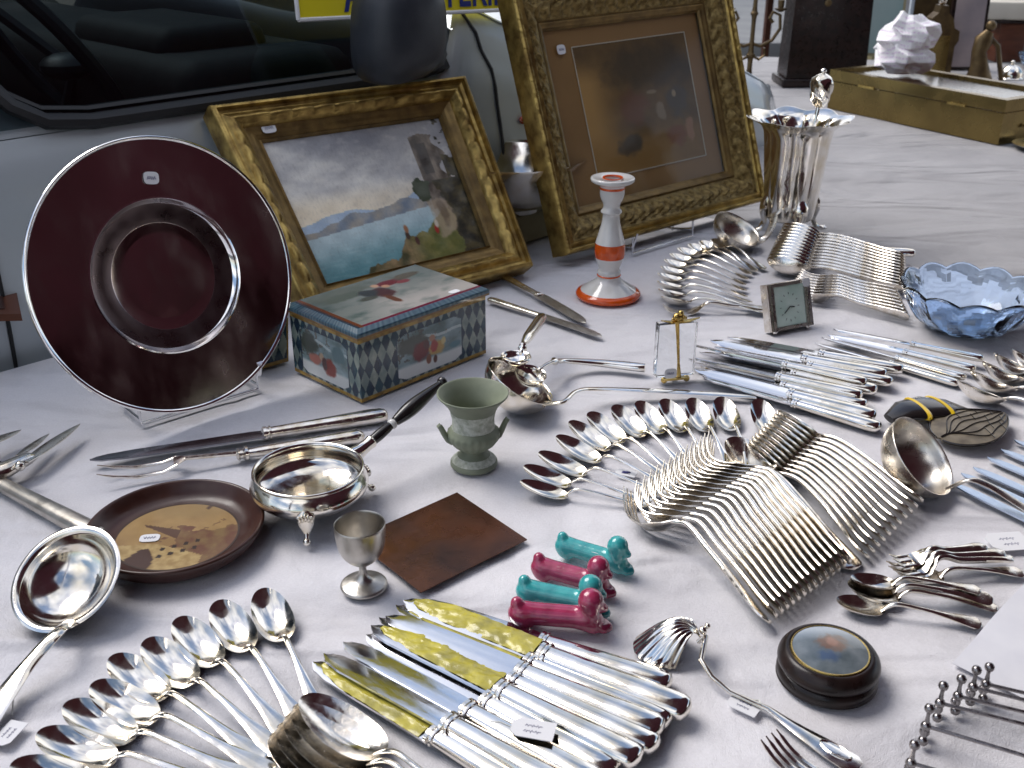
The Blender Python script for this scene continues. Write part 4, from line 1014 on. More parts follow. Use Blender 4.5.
# second small tin peeping out behind
q0 = G(262, 362); root = thing('decorated_tin', 'small harlequin tin peeping out between the charger plate and the larger tin', 'tin', q0, math.radians(40))
def T2(a, b, c): return Vector((a, b, c))
for k, (a, b) in enumerate((((-.03, -.022), (.03, -.022)), ((.03, -.022), (.03, .022)), ((.03, .022), (-.03, .022)), ((-.03, .022), (-.03, -.022)))):
    panel('side', TINP, root, lambda u, v, a=a, b=b: T2(lerp(a[0], b[0], u)*(1+.14*(1-v)), lerp(a[1], b[1], u)*(1+.14*(1-v)), .066*(1-v)), lambda u, v: (.62, .48, .2) if v < .1 or v > .92 or u < .05 or u > .95 else diam(u*.06, v*.05), 60, 40)
panel('lid', TINP, root, lambda u, v: T2(lerp(-.034, .034, u), lerp(-.026, .026, v), .0663), lambda u, v: diam(u*.07, v*.05), 40, 30)
# ------------------------------------------------------------------ ceramics and turned things
def lathe_part(name, prof, mt, root, n=48, mod=None, angle=50, c=(0, 0, 0)):
    m = MB(); m.lathe(prof, n, c, mod); return m.build(name, mt, root, angle)
def sm(prof, k=4):     # Catmull-Rom refinement of a profile
    out = []
    P = [prof[0]]+prof+[prof[-1]]
    for i in range(1, len(P)-2):
        for j in range(k):
            t = j/k; q = []
            for d in (0, 1):
                a, b, c, e = P[i-1][d], P[i][d], P[i+1][d], P[i+2][d]
                q.append(.5*(2*b+(c-a)*t+(2*a-5*b+4*c-e)*t*t+(3*b-a-3*c+e)*t**3))
            out.append((max(q[0], 0), q[1]))
    return out+[prof[-1]]
r = thing('candlestick', 'white glazed candlestick with orange bands standing before the tall frame', 'candlestick', G(608, 295))
lathe_part('foot_rim', [(.020, 0), (.052, 0), (.0535, .002), (.0535, .005), (.051, .008), (.0455, .0105)], CERO, r)
lathe_part('foot', sm([(.0455, .0105), (.036, .017), (.026, .0235), (.020, .029), (.0185, .034)]), CERW, r)
lathe_part('orange_line', sm([(.0185, .034), (.0197, .0355), (.0185, .037)]), CERO, r)
lathe_part('knop', sm([(.0185, .037), (.019, .042), (.0172, .046), (.0195, .055), (.0236, .066)]), CERW, r)
lathe_part('orange_band', sm([(.0236, .066), (.0248, .076), (.0240, .090)]), CERO, r)
lathe_part('stem', sm([(.0240, .090), (.019, .108), (.0150, .123), (.0138, .137), (.0168, .1405), (.0168, .143), (.0135, .148), (.0140, .155), (.018, .163), (.0198, .171), (.0196, .178)]), CERW, r)
lathe_part('orange_line', sm([(.0196, .178), (.0205, .180), (.0200, .182)]), CERO, r)
lathe_part('drip_pan', sm([(.0200, .182), (.024, .186), (.033, .190), (.0352, .194), (.033, .197), (.024, .1955)])+[(.016, .194), (.0125, .190), (.011, .165), (0, .165)], CERW, r)
lathe_part('orange_line', [(.0165, .1958), (.0160, .1972), (.0135, .1968), (.0130, .1945)], CERO, r)

r = thing('urn', 'small sage green jasper urn with white relief and two handles beside the copper sheet', 'urn', G(474, 464))
lathe_part('foot', [(0, .0), (.0265, 0), (.0275, .0015), (.0272, .005), (.0255, .007)], JASP, r)
lathe_part('foot_relief', [(.0255, .007), (.023, .0095), (.0185, .013)], JASPW, r, 60, lambda R_, z, a, i: (R_+.0006*abs(math.sin(a*13)), z))
lathe_part('body', sm([(.0185, .013), (.0130, .0175), (.0125, .020), (.0155, .0225), (.0225, .028), (.0285, .036), (.0292, .042), (.0262, .0475), (.0245, .049)]), JASP, r, 96, lambda R_, z, a, i: (R_+(.0014*abs(math.sin(a*11)) if .022 < z < .044 else 0), z))
lathe_part('relief_band', sm([(.0245, .049), (.0240, .056), (.0247, .064), (.0262, .0705)]), JASPW, r, 96, lambda R_, z, a, i: (R_+.0011*max(0, fbm(a*3, z*120, 1.2, 3)+.15), z))
lathe_part('flared_rim', sm([(.0262, .0705), (.0300, .078), (.0365, .086), (.0405, .0905), (.0400, .0925), (.0375, .0905), (.031, .082), (.024, .068), (.022, .05), (.015, .03), (0, .027)]), JASP, r)
for sg in (-1, 1):
    m = MB(); m.sweep([(sg*.025, 0, .033), (sg*.030, 0, .036), (sg*.0335, 0, .0425), (sg*.037, 0, .0505), (sg*.0390, 0, .0540), (sg*.0375, 0, .0548)], [.008, .0065, .0045, .0036, .0036, .003], [.004, .0036, .0034, .0032, .0034, .003], 10, side=(0, 1, 0)); m.build('handle', JASP, r)
r.rotation_euler.z = math.radians(12)

r = thing('egg_cup', 'dull pewter egg cup on a round foot between the porringer and the copper sheet', 'egg cup', G(364, 586))
lathe_part('foot', sm([(.021, 0), (.0225, .001), (.0215, .0035), (.016, .0055), (.009, .0085), (.0045, .014), (.0035, .020), (.0045, .026)]), PEW, r)
lathe_part('cup', sm([(.0045, .026), (.010, .0285), (.0175, .036), (.0218, .046), (.0235, .058), (.0240, .069), (.0228, .069), (.0218, .058), (.0198, .046), (.0140, .036), (0, .031)]), PEW, r)

m = MB(); crn = [G(457, 494), G(527, 541), G(421, 594.5), G(352, 541)]; cc = sum(crn, Vector())/4
def cps(u, v):
    q = crn[0]*(1-u)*(1-v)+crn[1]*u*(1-v)+crn[2]*u*v+crn[3]*(1-u)*v-cc
    return q+Vector((0, 0, .0022+.0012*math.sin(u*2.6)*math.sin(v*2.2)))
m.grid(cps, 24, 24); m.grid(lambda u, v: cps(u, v)-Vector((0, 0, .0012)), 24, 24)
for (a, b) in (((0, 0), (1, 0)), ((1, 0), (1, 1)), ((1, 1), (0, 1)), ((0, 1), (0, 0))):
    m.grid(lambda u, v: cps(lerp(a[0], b[0], u), lerp(a[1], b[1], u))-Vector((0, 0, .0012*v)), 24, 1)
o = m.build('copper_sheet', COPPER); o.location = cc; tag(o, 'flat patinated copper printing sheet lying on the cloth behind the egg cup', 'metal sheet')

# painted dish
r = thing('wall_dish', 'dark brown round dish with a sepia church scene on its floor, beside the left ladle', 'dish', G(178, 541))
lathe_part('rim', sm([(.060, .0), (.072, .0), (.079, .004), (.0855, .012), (.0885, .0185), (.0885, .0215), (.0862, .0225), (.0835, .0205), (.0765, .012), (.070, .0078), (.0625, .0065)]), DWOOD, r, 72)
def church(u, v):
    x, y = (u-.5)*2, (v-.5)*2
    col = mixc((.66, .54, .34), (.56, .44, .27), .5+1.4*fbm(u, v, 4, 51))
    col = mixc(col, (.56, .47, .30), blob(u, v, .5, .12, .4, .14, .6)*.5)
    fo = fbm(u, v, 7, 52)
    if x > -.10+.5*fo and y > -.42+.30*(1-x)+.5*fo and not (y > .35 and x < .2): col = mixc((.40, .25, .17), (.48, .38, .23), .5+2*fbm(u, v, 9, 53))
    # spire + nave, leaning scene
    if -.62 < x < .02 and abs(y+.30-.42*(x+.62)) < .02+.17*(x+.62): col = (.33, .22, .15)
    if abs(x-.30) < .04-.08*(y+.93) and -.95 < y < -.8: col = (.3, .2, .13)
    if y > .28+.14*x+.25*abs(x+.25) and x < .55: col = mixc((.72, .62, .42), (.60, .49, .30), .5+2*fbm(u, v, 14, 54))
    if y > .55-.9*(x+.75) and x < -.18 and y > .38-(x+.3)*.9*.2 and abs(x+.40) < .22*(y-.28)/.4: col = (.26, .16, .12)
    for k in range(4):
        for j in range(2):
            cx, cy = -.12+k*.165, .60-k*.085-j*.2+.0*k
            if abs(x-cx) < .035 and abs(y-cy) < .045: col = (.16, .10, .07)
    if math.hypot(x, y) > .96: col = (.2, .12, .07)
    return col
panel('floor_picture', WOODP, r, lambda u, v: (lambda rr, a: Vector((rr*math.cos(a), rr*math.sin(a), .0068)))(.0626*v, -2*PI*u), (lambda u, v: church(.5+.5*v*math.cos(-2*PI*u), .5-.5*v*math.sin(-2*PI*u))), 150, 70)
lathe_part('underside', [(.061, .0015), (.061, .004), (0, .004)], DWOOD, r)
sticker(r, (-.026, -.006, .0072), (1, .1, 0), (-.1, 1, 0), .020, .014)

# porringer
pc = G(312, 509); r = thing('porringer', 'round silver brandy pan on ball feet with a black turned handle', 'pan', pc)
lathe_part('bowl', sm([(0, .0105), (.030, .0115), (.050, .0175), (.0605, .027), (.0625, .034), (.0590, .042), (.0560, .0465), (.0575, .0490), (.0590, .0500), (.0570, .0512), (.0545, .0480), (.0565, .041), (.0595, .034), (.0572, .027), (.047, .0195), (.028, .0145), (0, .0135)]), SIL, r, 72)
for ang in (-84, 32, 160):
    a = math.radians(ang); d = Vector((math.cos(a), math.sin(a), 0)); m = MB()
    m.sweep([d*.0625+Vector((0, 0, .036)), d*.0645+Vector((0, 0, .030)), d*.0630+Vector((0, 0, .020)), d*.0640+Vector((0, 0, .010)), d*.069+Vector((0, 0, .006))], [.003, .0095, .0080, .003, .002], [.002, .0032, .003, .0022, .002], 12, side=(-d.y, d.x, 0))
    for k in (-2, -1, 0, 1, 2): m.ball(d*.0665+Vector((-d.y, d.x, 0))*.0032*k+Vector((0, 0, .030-.001*abs(k))), .0021, 8, (1, 1, 2.2))
    m.ball(d*.071+Vector((0, 0, .0042)), .0042, 12); m.build('foot', SIL, r)
he = G(445, 380, .085)-pc; hs = Vector((he.x, he.y, 0)).normalized(); p0 = hs*.060+Vector((0, 0, .040))
dirh = (he-p0); Lh = dirh.length; dirh.normalize()
m = MB(); m.sweep([p0+dirh*t for t in (0, .010, .022, .028, .030)], [.009, .0075, .0068, .0075, .006], [.012, .0085, .0068, .0075, .006], 16); m.build('handle_socket', SIL, r)
hp = [(.028, .0058), (.040, .0064), (.052, .0058), (.058, .0048)]
m = MB(); m.sweep([p0+dirh*a for a, b in hp], [b for a, b in hp], [b for a, b in hp], 16); m.build('handle', EBONY, r)
m = MB(); m.sweep([p0+dirh*t for t in (.0575, .0595, .0625, .0645)], [.0048, .0062, .0062, .0046], [.0048, .0062, .0062, .0046], 16); m.build('white_ring', CERW, r)
hp = [(.064, .0046), (.072, .0050), (.095, .0085), (.115, .0090), (.14, .0068), (.158, .0045), (.162, .0042), (.164, .0062), (.169, .0066), (.172, .004)]
k = Lh/.172
m = MB(); m.sweep([p0+dirh*(a*k if a > .07 else a) for a, b in sm(hp)], [b for a, b in sm(hp)], [b for a, b in sm(hp)], 16); m.build('handle', EBONY, r)

# round black box
r = thing('round_box', 'round black lidded box with a glazed miniature in its lid, beside the tagged ladle', 'box', G(826, 676))
lathe_part('base', sm([(0, .0), (.038, 0), (.0412, .0025), (.0418, .007), (.0400, .0105), (.0378, .0118)]), BLACKW, r, 64)
lid_ = lathe_part('lid', sm([(.0378, .0118), (.0405, .0128), (.0422, .0165), (.0412, .0215), (.0375, .0262), (.0345, .0275), (.0322, .0268)]), BLACKW, r, 64)
lathe_part('gilt_ring', sm([(.0325, .0268), (.0320, .0282), (.0308, .0280)], 3), BRASS, lid_, 64)
def mini(u, v):
    x, y = (u-.5)*2, (v-.5)*2
    c = mixc((.30, .34, .36), (.45, .48, .50), .5+1.5*fbm(u, v, 4, 61)); c = mixc(c, (.62, .66, .70), smooth(-.2, -.9, y))
    c = mixc(c, (.42, .30, .22), blob(u, v, .55, .42, .22, .2, .6, .7, 4)); c = mixc(c, (.55, .40, .32), blob(u, v, .55, .40, .09, .12, .5, .5, 5)); c = mixc(c, (.26, .33, .45), blob(u, v, .42, .68, .16, .12, .6, .7, 6)*.8)
    return c
def dome(u, v):
    rr = .0310*v; a = -2*PI*u; return Vector((rr*math.cos(a), rr*math.sin(a), .0279+.0040*(1-v*v)))
panel('miniature', mat('miniature_under_glass', (.5, .5, .5), .05, coat=1.) if False else TINP, lid_, dome, lambda u, v: mini(.5+.5*v*math.cos(-2*PI*u), .5-.5*v*math.sin(-2*PI*u)), 90, 40)

# ------------------------------------------------------------------ ladles
def ladle(name, label, pc_, R_, dep, n, hpts, hw, hh, mt, bowl_name='bowl', z=0.0, lip=.003, cat='ladle', fix=None):
    """pc_: pixel of the rim centre; n: opening direction; hpts: world points of the handle after the rim"""
    n = Vector(n).normalized()
    rt = Vector((0, 0, 1)).cross(n); rt = rt.normalized() if rt.length > .01 else Vector((1, 0, 0)); up = n.cross(rt); M = Matrix((rt, up, n)).transposed()
    pr_ = []
    for k in range(13): a = k/12*PI/2; pr_.append((math.sin(a)*R_, -math.cos(a)*dep))
    inner = [(q*(1-.0016/R_), w+.0014) for q, w in pr_[::-1]]
    prof = pr_+[(R_+lip*.7, .0002), (R_+lip, .0010), (R_+lip*.6, .0020), (R_-.0004, .0012)]+inner[1:]
    low = min((M @ Vector((q*math.cos(a), q*math.sin(a), w))).z for q, w in prof for a in [k*PI/12 for k in range(24)])
    cz = z-low-.0015
    c = G(*pc_, cz)
    base = Vector((c.x, c.y, 0)); root = thing(name, label, cat, base)
    m = MB(); m.lathe(prof, 64, c-base, M=M); m.build(bowl_name, mt, root, 60)
    h0 = Vector(hpts[0]); d = (h0-c); d = (d-n*d.dot(n)).normalized(); st = c+d*(R_-.0005)
    P = [st-n*.004, st+n*.001]+[Vector(q) for q in hpts]; P2 = []
    Q_ = [P[0]]+P+[P[-1]]
    for i in range(1, len(Q_)-2):
        for j in range(5):
            t = j/5; a, b, c_, e = Q_[i-1], Q_[i], Q_[i+1], Q_[i+2]
            P2.append(.5*(2*b+(c_-a)*t+(2*a-5*b+4*c_-e)*t*t+(3*b-a-3*c_+e)*t**3))
    P2.append(P[-1]); k = len(P2)-1
    sd = Vector((-(P[-1]-P[1]).y, (P[-1]-P[1]).x, 0)).normalized()
    m = MB(); m.sweep([q-base for q in P2], [interp(hw, i/k) for i in range(k+1)], [interp(hh, i/k) for i in range(k+1)], 12, side=tuple(sd)); ho = m.build('handle', mt, root, 50)
    return root, base, P2
flat = [(0, .006), (.15, .004), (.5, .0038), (.8, .008), (.95, .011), (1, .006)]; flh = [(0, .0016), (.2, .0024), (.6, .0018), (1, .0014)]
rt_, bs_, P2 = ladle('ladle', 'large bright soup ladle at the left edge, its round bowl reflecting the sky', (66, 578), .0470, .032, (-.16, -.46, .78), [G(58, 632, .030), G(36, 655, .022), G(10, 688, .012), G(-40, 760, .004)], [(0, .005), (.2, .0055), (.6, .0065), (1, .012)], flh, SIL, lip=.0055)
thread(rt_, [G(10, 686, .014)-bs_, G(14, 690, .003)-bs_, G(12, 715, .002)-bs_]); tagcard(rt_, G(9, 733, .003)-bs_, (.25, 1, 0), (-1, .25, 0), .026, .016)
ladle('ladle', 'loose bulbous ladle resting against the row of table spoons by the cicada brooch', (922, 456), .0470, .040, (.56, -.40, .725), [G(970, 480, .026), G(990, 486, .020), G(1020, 505, .010), G(1085, 545, .005)], [(0, .004), (.2, .0035), (.8, .006), (1, .01)], flh, SATIN, lip=.001)
ladle('ladle', 'large round ladle lying behind the urn with its handle pointing right', (520, 381), .047, .040, (.52, .0, .85), [G(563, 402, .030), G(577, 391, .028), G(600, 389, .018), (G(680, 392, .008)), G(756, 397, .004)], [(0, .006), (.15, .004), (.5, .003), (.85, .0075), (1, .005)], flh, SIL, lip=.0012)
ladle('ladle', 'silver ladle resting against the leg of the silver vase', (737, 229), .046, .034, (.40, -.30, .86), [G(765, 238, .030), G(772, 226, .040), G(774, 214, .045)], [(0, .004), (1, .007)], flh, SATIN, lip=.001)
turn = [(0, .003), (.25, .0028), (.40, .003), (.44, .0062), (.48, .003), (.52, .0055), (.56, .004), (.8, .0075), (.95, .0085), (1, .005)]
ladle('sauce_ladle', 'small sauce ladle with a turned handle rising from the large ladle behind the urn', (516, 357), .0185, .010, (.05, .02, 1), [G(522, 350, .058), G(524, 343, .060), G(530, 334, .058), G(543, 316, .048)], turn, turn, SIL, z=.048, lip=.0015)
ladle('toddy_ladle', 'second ladle with an ornate hollow handle lying flat beside the large ladle behind the urn', (531, 374), .020, .012, (.2, -.1, .9), [G(552, 362, .030), G(566, 361, .018), G(600, 363, .010), G(645, 368, .009)], turn, [(0, .002), (.4, .0025), (.44, .0055), (.48, .003), (1, .006)], SIL, z=.018, lip=.001)

# shell ladle (bowl turned over) with tag
sb = G(690, 650); root = thing('sauce_ladle', 'shell bowled sauce ladle turned face down, price tag tied to its long handle', 'ladle', sb)
hg = G(697, 651, 0)-sb; ax = (G(628, 643, 0)-G(694, 648, 0)); Ls = ax.length; ax.normalize(); ay = Vector((-ax.y, ax.x, 0))
m = MB()
def shell(u, v, off=0):
    ph = (u-.5)*math.radians(176); rho = v
    rr = Ls*(.56+.44*math.cos(ph*.9))*rho
    x = rr*math.cos(ph*.62); y = rr*math.sin(ph*.62)*.86
    rib = .0013*abs(math.cos(u*11*PI))*smooth(.05, .4, rho)
    z = .030*math.sin(PI*min(1, .12+.88*rho)**.80)*(1-.18*abs(u-.5)*2)+rib
    return hg+ax*(x-.002)+ay*y+Vector((0, 0, max(z, 0)+.0006-off))
m.grid(lambda u, v: shell(u, v), 132, 24); m.grid(lambda u, v: shell(u, v, .0012), 132, 24); m.build('bowl', SIL, root, 70)
P_ = [hg+Vector((0, 0, .010)), hg+Vector((0, 0, .016))-ax*.006, G(701, 660, .016)-sb, G(712, 677, .009)-sb, G(730, 692, .005)-sb, G(768, 709, .004)-sb, G(800, 731, .0035)-sb, G(830, 750, .003)-sb, G(852, 764, .003)-sb, G(860, 768, .003)-sb]
m = MB(); m.sweep(P_, [.003, .0028, .0024, .0022, .0020, .0030, .0065, .0100, .0105, .006], [.002, .0024, .0022, .002, .0018, .0017, .0015, .0015, .0015, .0012], 12, side=tuple((Vector((-(P_[-1]-P_[3]).y, (P_[-1]-P_[3]).x, 0))).normalized())); hnd = m.build('handle', SIL, root)
m = MB(); m.ball(hg+Vector((.004, .002, .021)), .0038, 12); m.ball(hg+Vector((.008, .004, .024)), .0028, 10); m.build('finial', SIL, root)
m = MB(); eo = G(836, 750, .0046)-sb; ed = (P_[-1]-P_[-4]).normalized(); es = Vector((-ed.y, ed.x, 0))
m.tube([eo+ed*.013*math.cos(t)+es*.0055*math.sin(t) for t in [k*PI/14 for k in range(29)]], .0009, 6); m.build('engraved_border', SIL, hnd)
thread(root, [G(761, 704, .007)-sb, G(759, 700, .004)-sb, G(752, 700, .002)-sb]); tagcard(root, G(744, 705, .002)-sb, (.8, -.6, 0), (.6, .8, 0), .026, .017)
# tag on the foreground knives
kn = [q for q in bpy.data.objects if q.get('label', '').startswith('silver handled table knife in the foreground row, eighth')][0]
o = thing('price_tag', 'price tag tied with thread across the foreground knife handles', 'tag', G(533, 728))
b_ = Vector(o.location); thread(o, [G(489, 722, .022)-b_, G(500, 722, .023)-b_, G(514, 728, .021)-b_]); tagcard(o, G(533, 729, .0215)-b_, (1, -.25, 0), (.25, 1, 0), .034, .020)
# loose tags and paper
o = thing('price_tag', 'price tag lying at the right edge above the small cutlery', 'tag', G(1008, 543)); tagcard(o, (0, 0, .002), (1, .12, 0), (-.12, 1, 0), .042, .032)
o = thing('price_tag', 'price tag with a dark blue mark between the fan of spoons and the forks', 'tag', G(626, 474)); tagcard(o, (0, 0, .0015), (1, -.4, 0), (.4, 1, 0), .024, .014); m = MB(); m.ball((.0, 0, .0025), .004, 10, (1.3, .5, .15)); m.build('ink_mark', INK, o)
pp = [(952, 664), (985, 622), (1040, 566), (1110, 600), (1100, 760), (1024, 699)]
c = G(1010, 650); m = MB(); P_ = [G(*q)-c for q in pp]
def warp(q): return q+Vector((0, 0, .0015+.0015*math.sin(q.x*40+q.y*25)))
def paper(u, v):
    a = P_[0].lerp(P_[2], u); b = P_[5].lerp(P_[3] if False else P_[3], u); b = P_[0].lerp(P_[4], u) if False else P_[5].lerp(P_[4], u)
    a = P_[0].lerp(P_[2], u); return warp(a.lerp(P_[0].lerp(P_[4], u) if u < 0 else (P_[0].lerp(P_[5], min(1, u*2)) if u < .5 else P_[5].lerp(P_[4], (u-.5)*2)), v))
m.grid(paper, 20, 20); m.grid(lambda u, v: paper(u, v)-Vector((0, 0, .0004)), 20, 20); o = m.build('sheet_of_paper', PAPER, None, 80); o.location = c; tag(o, 'plain bluish white sheet of paper at the right edge above the knife rests', 'paper')

# ------------------------------------------------------------------ knife rests, bottom right
rd = (G(1020, 751, .016)-G(932, 727, .016)); rd.normalize(); az = math.atan2(rd.y, rd.x)
def rest_proto():
    r = thing('knife_rest', 'x', 'knife rest'); L = .088
    m = MB(); m.tube([(.0, 0, .016), (L, 0, .016)], .0016, 8); m.build('bar', PEWD, r)
    for x in (0, L):
        m = MB(); m.ball((x, 0, .016), .0042, 12)
        for dy, z in ((.0025, .0315), (-.0035, .0040), (.0075, .0040)):
            m.sweep([(x, dy*.2, lerp(.016, z, .2)), (x, dy*.6, lerp(.016, z, .6)), (x, dy, z)], [.0022, .0015, .0022], [.0022, .0015, .0022], 8); m.ball((x, dy, z), .0041, 12)
        m.build('cross_end', PEWD, r)
    return r
rp = rest_proto()
for i, (px, py) in enumerate(((911, 763), (926, 726), (940, 703), (958, 696), (973, 687), (986, 684))):
    r = rp if i == 0 else clone(rp)
    q = G(px, py, .016); r.location = (q.x, q.y, 0); r.rotation_euler.z = az+random.uniform(-.05, .05)
    tag(r, f'ball ended metal knife rest at the bottom right, {ORD[i]} from the front', group='row of ball ended knife rests')

# ------------------------------------------------------------------ dog shaped ceramic knife rests
def dog_mesh():
    mb = bpy.data.metaballs.new('figure'); mb.resolution = .028; mb.threshold = .55; o = bpy.data.objects.new('figure', mb); COL.objects.link(o)
    def E(x, y, z, r, s=(1, 1, 1)):
        e = mb.elements.new(type='ELLIPSOID' if s != (1, 1, 1) else 'BALL'); e.co = (x*10, y*10, z*10); e.radius = r*10*1.62
        if s != (1, 1, 1): e.size_x, e.size_y, e.size_z = s
    for k in range(9): E(-.030+k*.0075, 0, .0140, .0112)
    E(-.042, 0, .0135, .0140); E(-.038, .004, .008, .0090); E(-.038, -.004, .008, .0090); E(-.046, 0, .0270, .0062); E(-.045, 0, .021, .004)
    E(-.034, .008, .0045, .0048); E(-.034, -.008, .0045, .0048)
    E(.030, 0, .0130, .0135); E(.036, .004, .008, .0085); E(.036, -.004, .008, .0085); E(.046, .005, .0050, .0052); E(.046, -.005, .0050, .0052); E(.050, 0, .004, .0055)
    E(.030, 0, .0225, .0075); E(.031, 0, .0360, .0140); E(.042, 0, .0290, .0052); E(.046, 0, .0275, .0040)
    E(.034, .009, .0275, .0052); E(.034, -.009, .0275, .0052); E(.035, .010, .0230, .0040); E(.035, -.010, .0230, .0040)
    dg = bpy.context.evaluated_depsgraph_get(); dg.update(); me = bpy.data.meshes.new_from_object(o.evaluated_get(dg)); bpy.data.objects.remove(o)
    me.transform(Matrix.Scale(.1, 4)); zz = min(v.co.z for v in me.vertices); me.transform(Matrix.Translation((0, 0, -zz-.001)))
    me.polygons.foreach_set('use_smooth', [True]*len(me.polygons)); return me
dm = dog_mesh(); dm.materials.append(PINK); dt = dm.copy(); dt.materials.clear(); dt.materials.append(TURQ)
print('dog', [round(max(v.co[i] for v in dm.vertices)-min(v.co[i] for v in dm.vertices), 4) for i in range(3)])
for i, (a, b, me, lab) in enumerate((((511, 618), (610, 626), dm, 'raspberry pink glazed poodle shaped knife rest, nearest to the camera'), ((519, 594), (608, 612), dt, 'turquoise glazed poodle shaped knife rest between the two pink ones'),
                                     ((534, 570), (614, 592), dm, 'raspberry pink glazed poodle shaped knife rest between the two turquoise ones'), ((558, 548), (632, 570), dt, 'turquoise glazed poodle shaped knife rest with a price sticker, farthest from the camera'))):
    o = bpy.data.objects.new('dog_knife_rest', me); COL.objects.link(o); A_0 = G(*a, .006); B_0 = G(*b, .006); d = B_0-A_0
    o.location = ((A_0+B_0)/2).xy.to_3d(); o.rotation_euler.z = math.atan2(d.y, d.x); s = d.length/.104; o.scale = (s, s, s); tag(o, lab, 'knife rest', 'poodle shaped ceramic knife rests')
    o.name = 'dog_knife_rest'
    if i == 3: sticker(o, (.004, -.004, .0245), (1, 0, 0), (0, 1, .3), .013, .010)

# ------------------------------------------------------------------ crystal pillar
q = G(674, 381); hh_ = hz(674, 320, q); print('crystal h', hh_)
r = thing('crystal_pillar', 'clear crystal slab with a brass column inside and an eagle finial, on brass ball feet', 'ornament', q, math.radians(12))
m = MB(); m.rbox((0, .004, .008+(hh_-.012)/2), (.055, .016, hh_-.012), .002); m.build('crystal_block', CRYS, r, 30)
m = MB(); m.box((0, -.006, .0065), (.036, .006, .003)); m.sweep([(.004, -.0065, .008), (.002, -.0065, .03), (-.002, -.0065, hh_*.8), (-.004, -.0065, hh_)], [.0035, .0018, .0024, .0032], .0012, 8, side=(1, 0, 0)); m.build('brass_column', BRASS, r)
for x in (-.016, .016):
    m = MB(); m.ball((x, -.004, .0045), .0045, 12); m.build('ball_foot', BRASS, r)
m = MB(); m.ball((0, .012, .0042), .0042, 12); m.build('ball_foot', BRASS, r)
m = MB(); m.sweep([(-.024, 0, hh_+.001), (-.010, 0, hh_-.002), (.002, 0, hh_-.001), (.014, 0, hh_-.002), (.030, 0, hh_+.001)], [.001, .0045, .006, .0045, .001], [.0008, .0012, .0018, .0012, .0008], 8, side=(0, 1, 0)); m.ball((0, 0, hh_+.004), .007, 12, (1.2, .8, .9)); m.ball((.002, -.002, hh_+.010), .0042, 10)
for k in range(8): m.ball((-.009+.0025*k, -.004, hh_+.003+.003*math.sin(k*1.3)), .0022, 8)
m.build('eagle_finial', BRASS, r)
sticker(r, (-.010, -.0105, .017), (1, 0, 0), (0, 0, 1), .017, .014)

# ------------------------------------------------------------------ square clock
b0 = G(771, 335); b1 = G(813, 327); e = (b1-b0); W_ = e.length; e.normalize(); nb = Vector((-e.y, e.x, 0)); a_, h_ = solve_top(b0, nb, 766, 288)
print('clock', W_, a_, h_); upc = (nb*max(a_, .004)+Vector((0, 0, h_))); Hc = upc.length; upc.normalize(); nc = e.cross(upc)
r = thing('table_clock', 'small square clock with a pale green dial and ribbed metal sides behind the dinner knives', 'clock', b0)
def K_(x, y, w): return e*x+upc*y+nc*w+Vector((0, 0, .004))
def slab(m, x0, x1, y0, y1, w0, w1): m.add([K_(x, y, w) for x in (x0, x1) for y in (y0, y1) for w in (w0, w1)], [(0, 1, 3, 2), (4, 6, 7, 5), (0, 4, 5, 1), (2, 3, 7, 6), (0, 2, 6, 4), (1, 5, 7, 3)])
m = MB(); slab(m, 0, W_, 0, Hc, -.016, -.002); m.build('case', SILW, r, 30)
m = MB()
for x0, x1, w in ((.0, .0035, .0015), (.0045, .0075, .003), (.0085, .011, .0015)):
    slab(m, x0, x1, 0, Hc, -.0015, w); slab(m, W_-x1, W_-x0, 0, Hc, -.0015, w)
slab(m, .0115, W_-.0115, 0, .005, -.0015, .0015); slab(m, .0115, W_-.0115, Hc-.005, Hc, -.0015, .0015); m.build('ribbed_bezel', SATIN, r, 30)
m = MB(); slab(m, .0115, W_-.0115, .0052, Hc-.0052, -.0018, -.0004); dl = m.build('dial', TEALD, r, 30)
m = MB(); cx_, cy_ = W_/2-.001, Hc*.47
for k in range(12):
    a = k*PI/6; p = (cx_+math.sin(a)*.0150, cy_+math.cos(a)*.0190); q2 = (cx_+math.sin(a)*.0178, cy_+math.cos(a)*.0222); m.tube([K_(*p, 0), K_(*q2, 0)], .0004, 4)
m.build('hour_marks', RUB, dl)
for (dx, dy, w_) in ((-.0105, -.0085, .0007), (.0085, -.001, .0009)):
    m = MB(); m.tube([K_(cx_, cy_, .0006), K_(cx_+dx, cy_+dy, .0006)], w_, 5); m.build('hand', RUB, dl)
sticker(r, K_(W_-.008, Hc-.005, .0036), e, upc, .014, .013, False)
for x in (.009, W_-.009):
    m = MB(); m.ball(K_(x, -.001, -.003), .0042, 10); m.build('foot', SILW, r)

# ------------------------------------------------------------------ silver vase on scroll feet
vb = G(787, 232); Hv = hz(795, 117, vb); print('vase', Hv)
r = thing('silver_vase', 'tall fluted silver vase with a wavy rim on four scroll feet', 'vase', vb)
def vm(R_, z, a, i):
    k = smooth(.02, .06, z)*(.9 if z < Hv*.9 else 1.2)
    f = abs(math.cos(a*4)); w = (f**.7-.6)*.0042*k
    wav = math.cos(a*8)*.0025*smooth(Hv*.90, Hv, z)
    return R_+w+(.004*math.cos(a*8) if z > Hv*.96 else 0), z+wav
lathe_part('body', sm([(0, .026), (.030, .025), (.044, .030), (.0470, .040), (.051, Hv*.35), (.057, Hv*.62), (.062, Hv*.84), (.068, Hv*.925), (.087, Hv*.98), (.095, Hv), (.089, Hv*.992), (.072, Hv*.955), (.060, Hv*.86), (.050, Hv*.6), (.043, .05), (0, .032)], 3), SIL, r, 160, vm, 35)
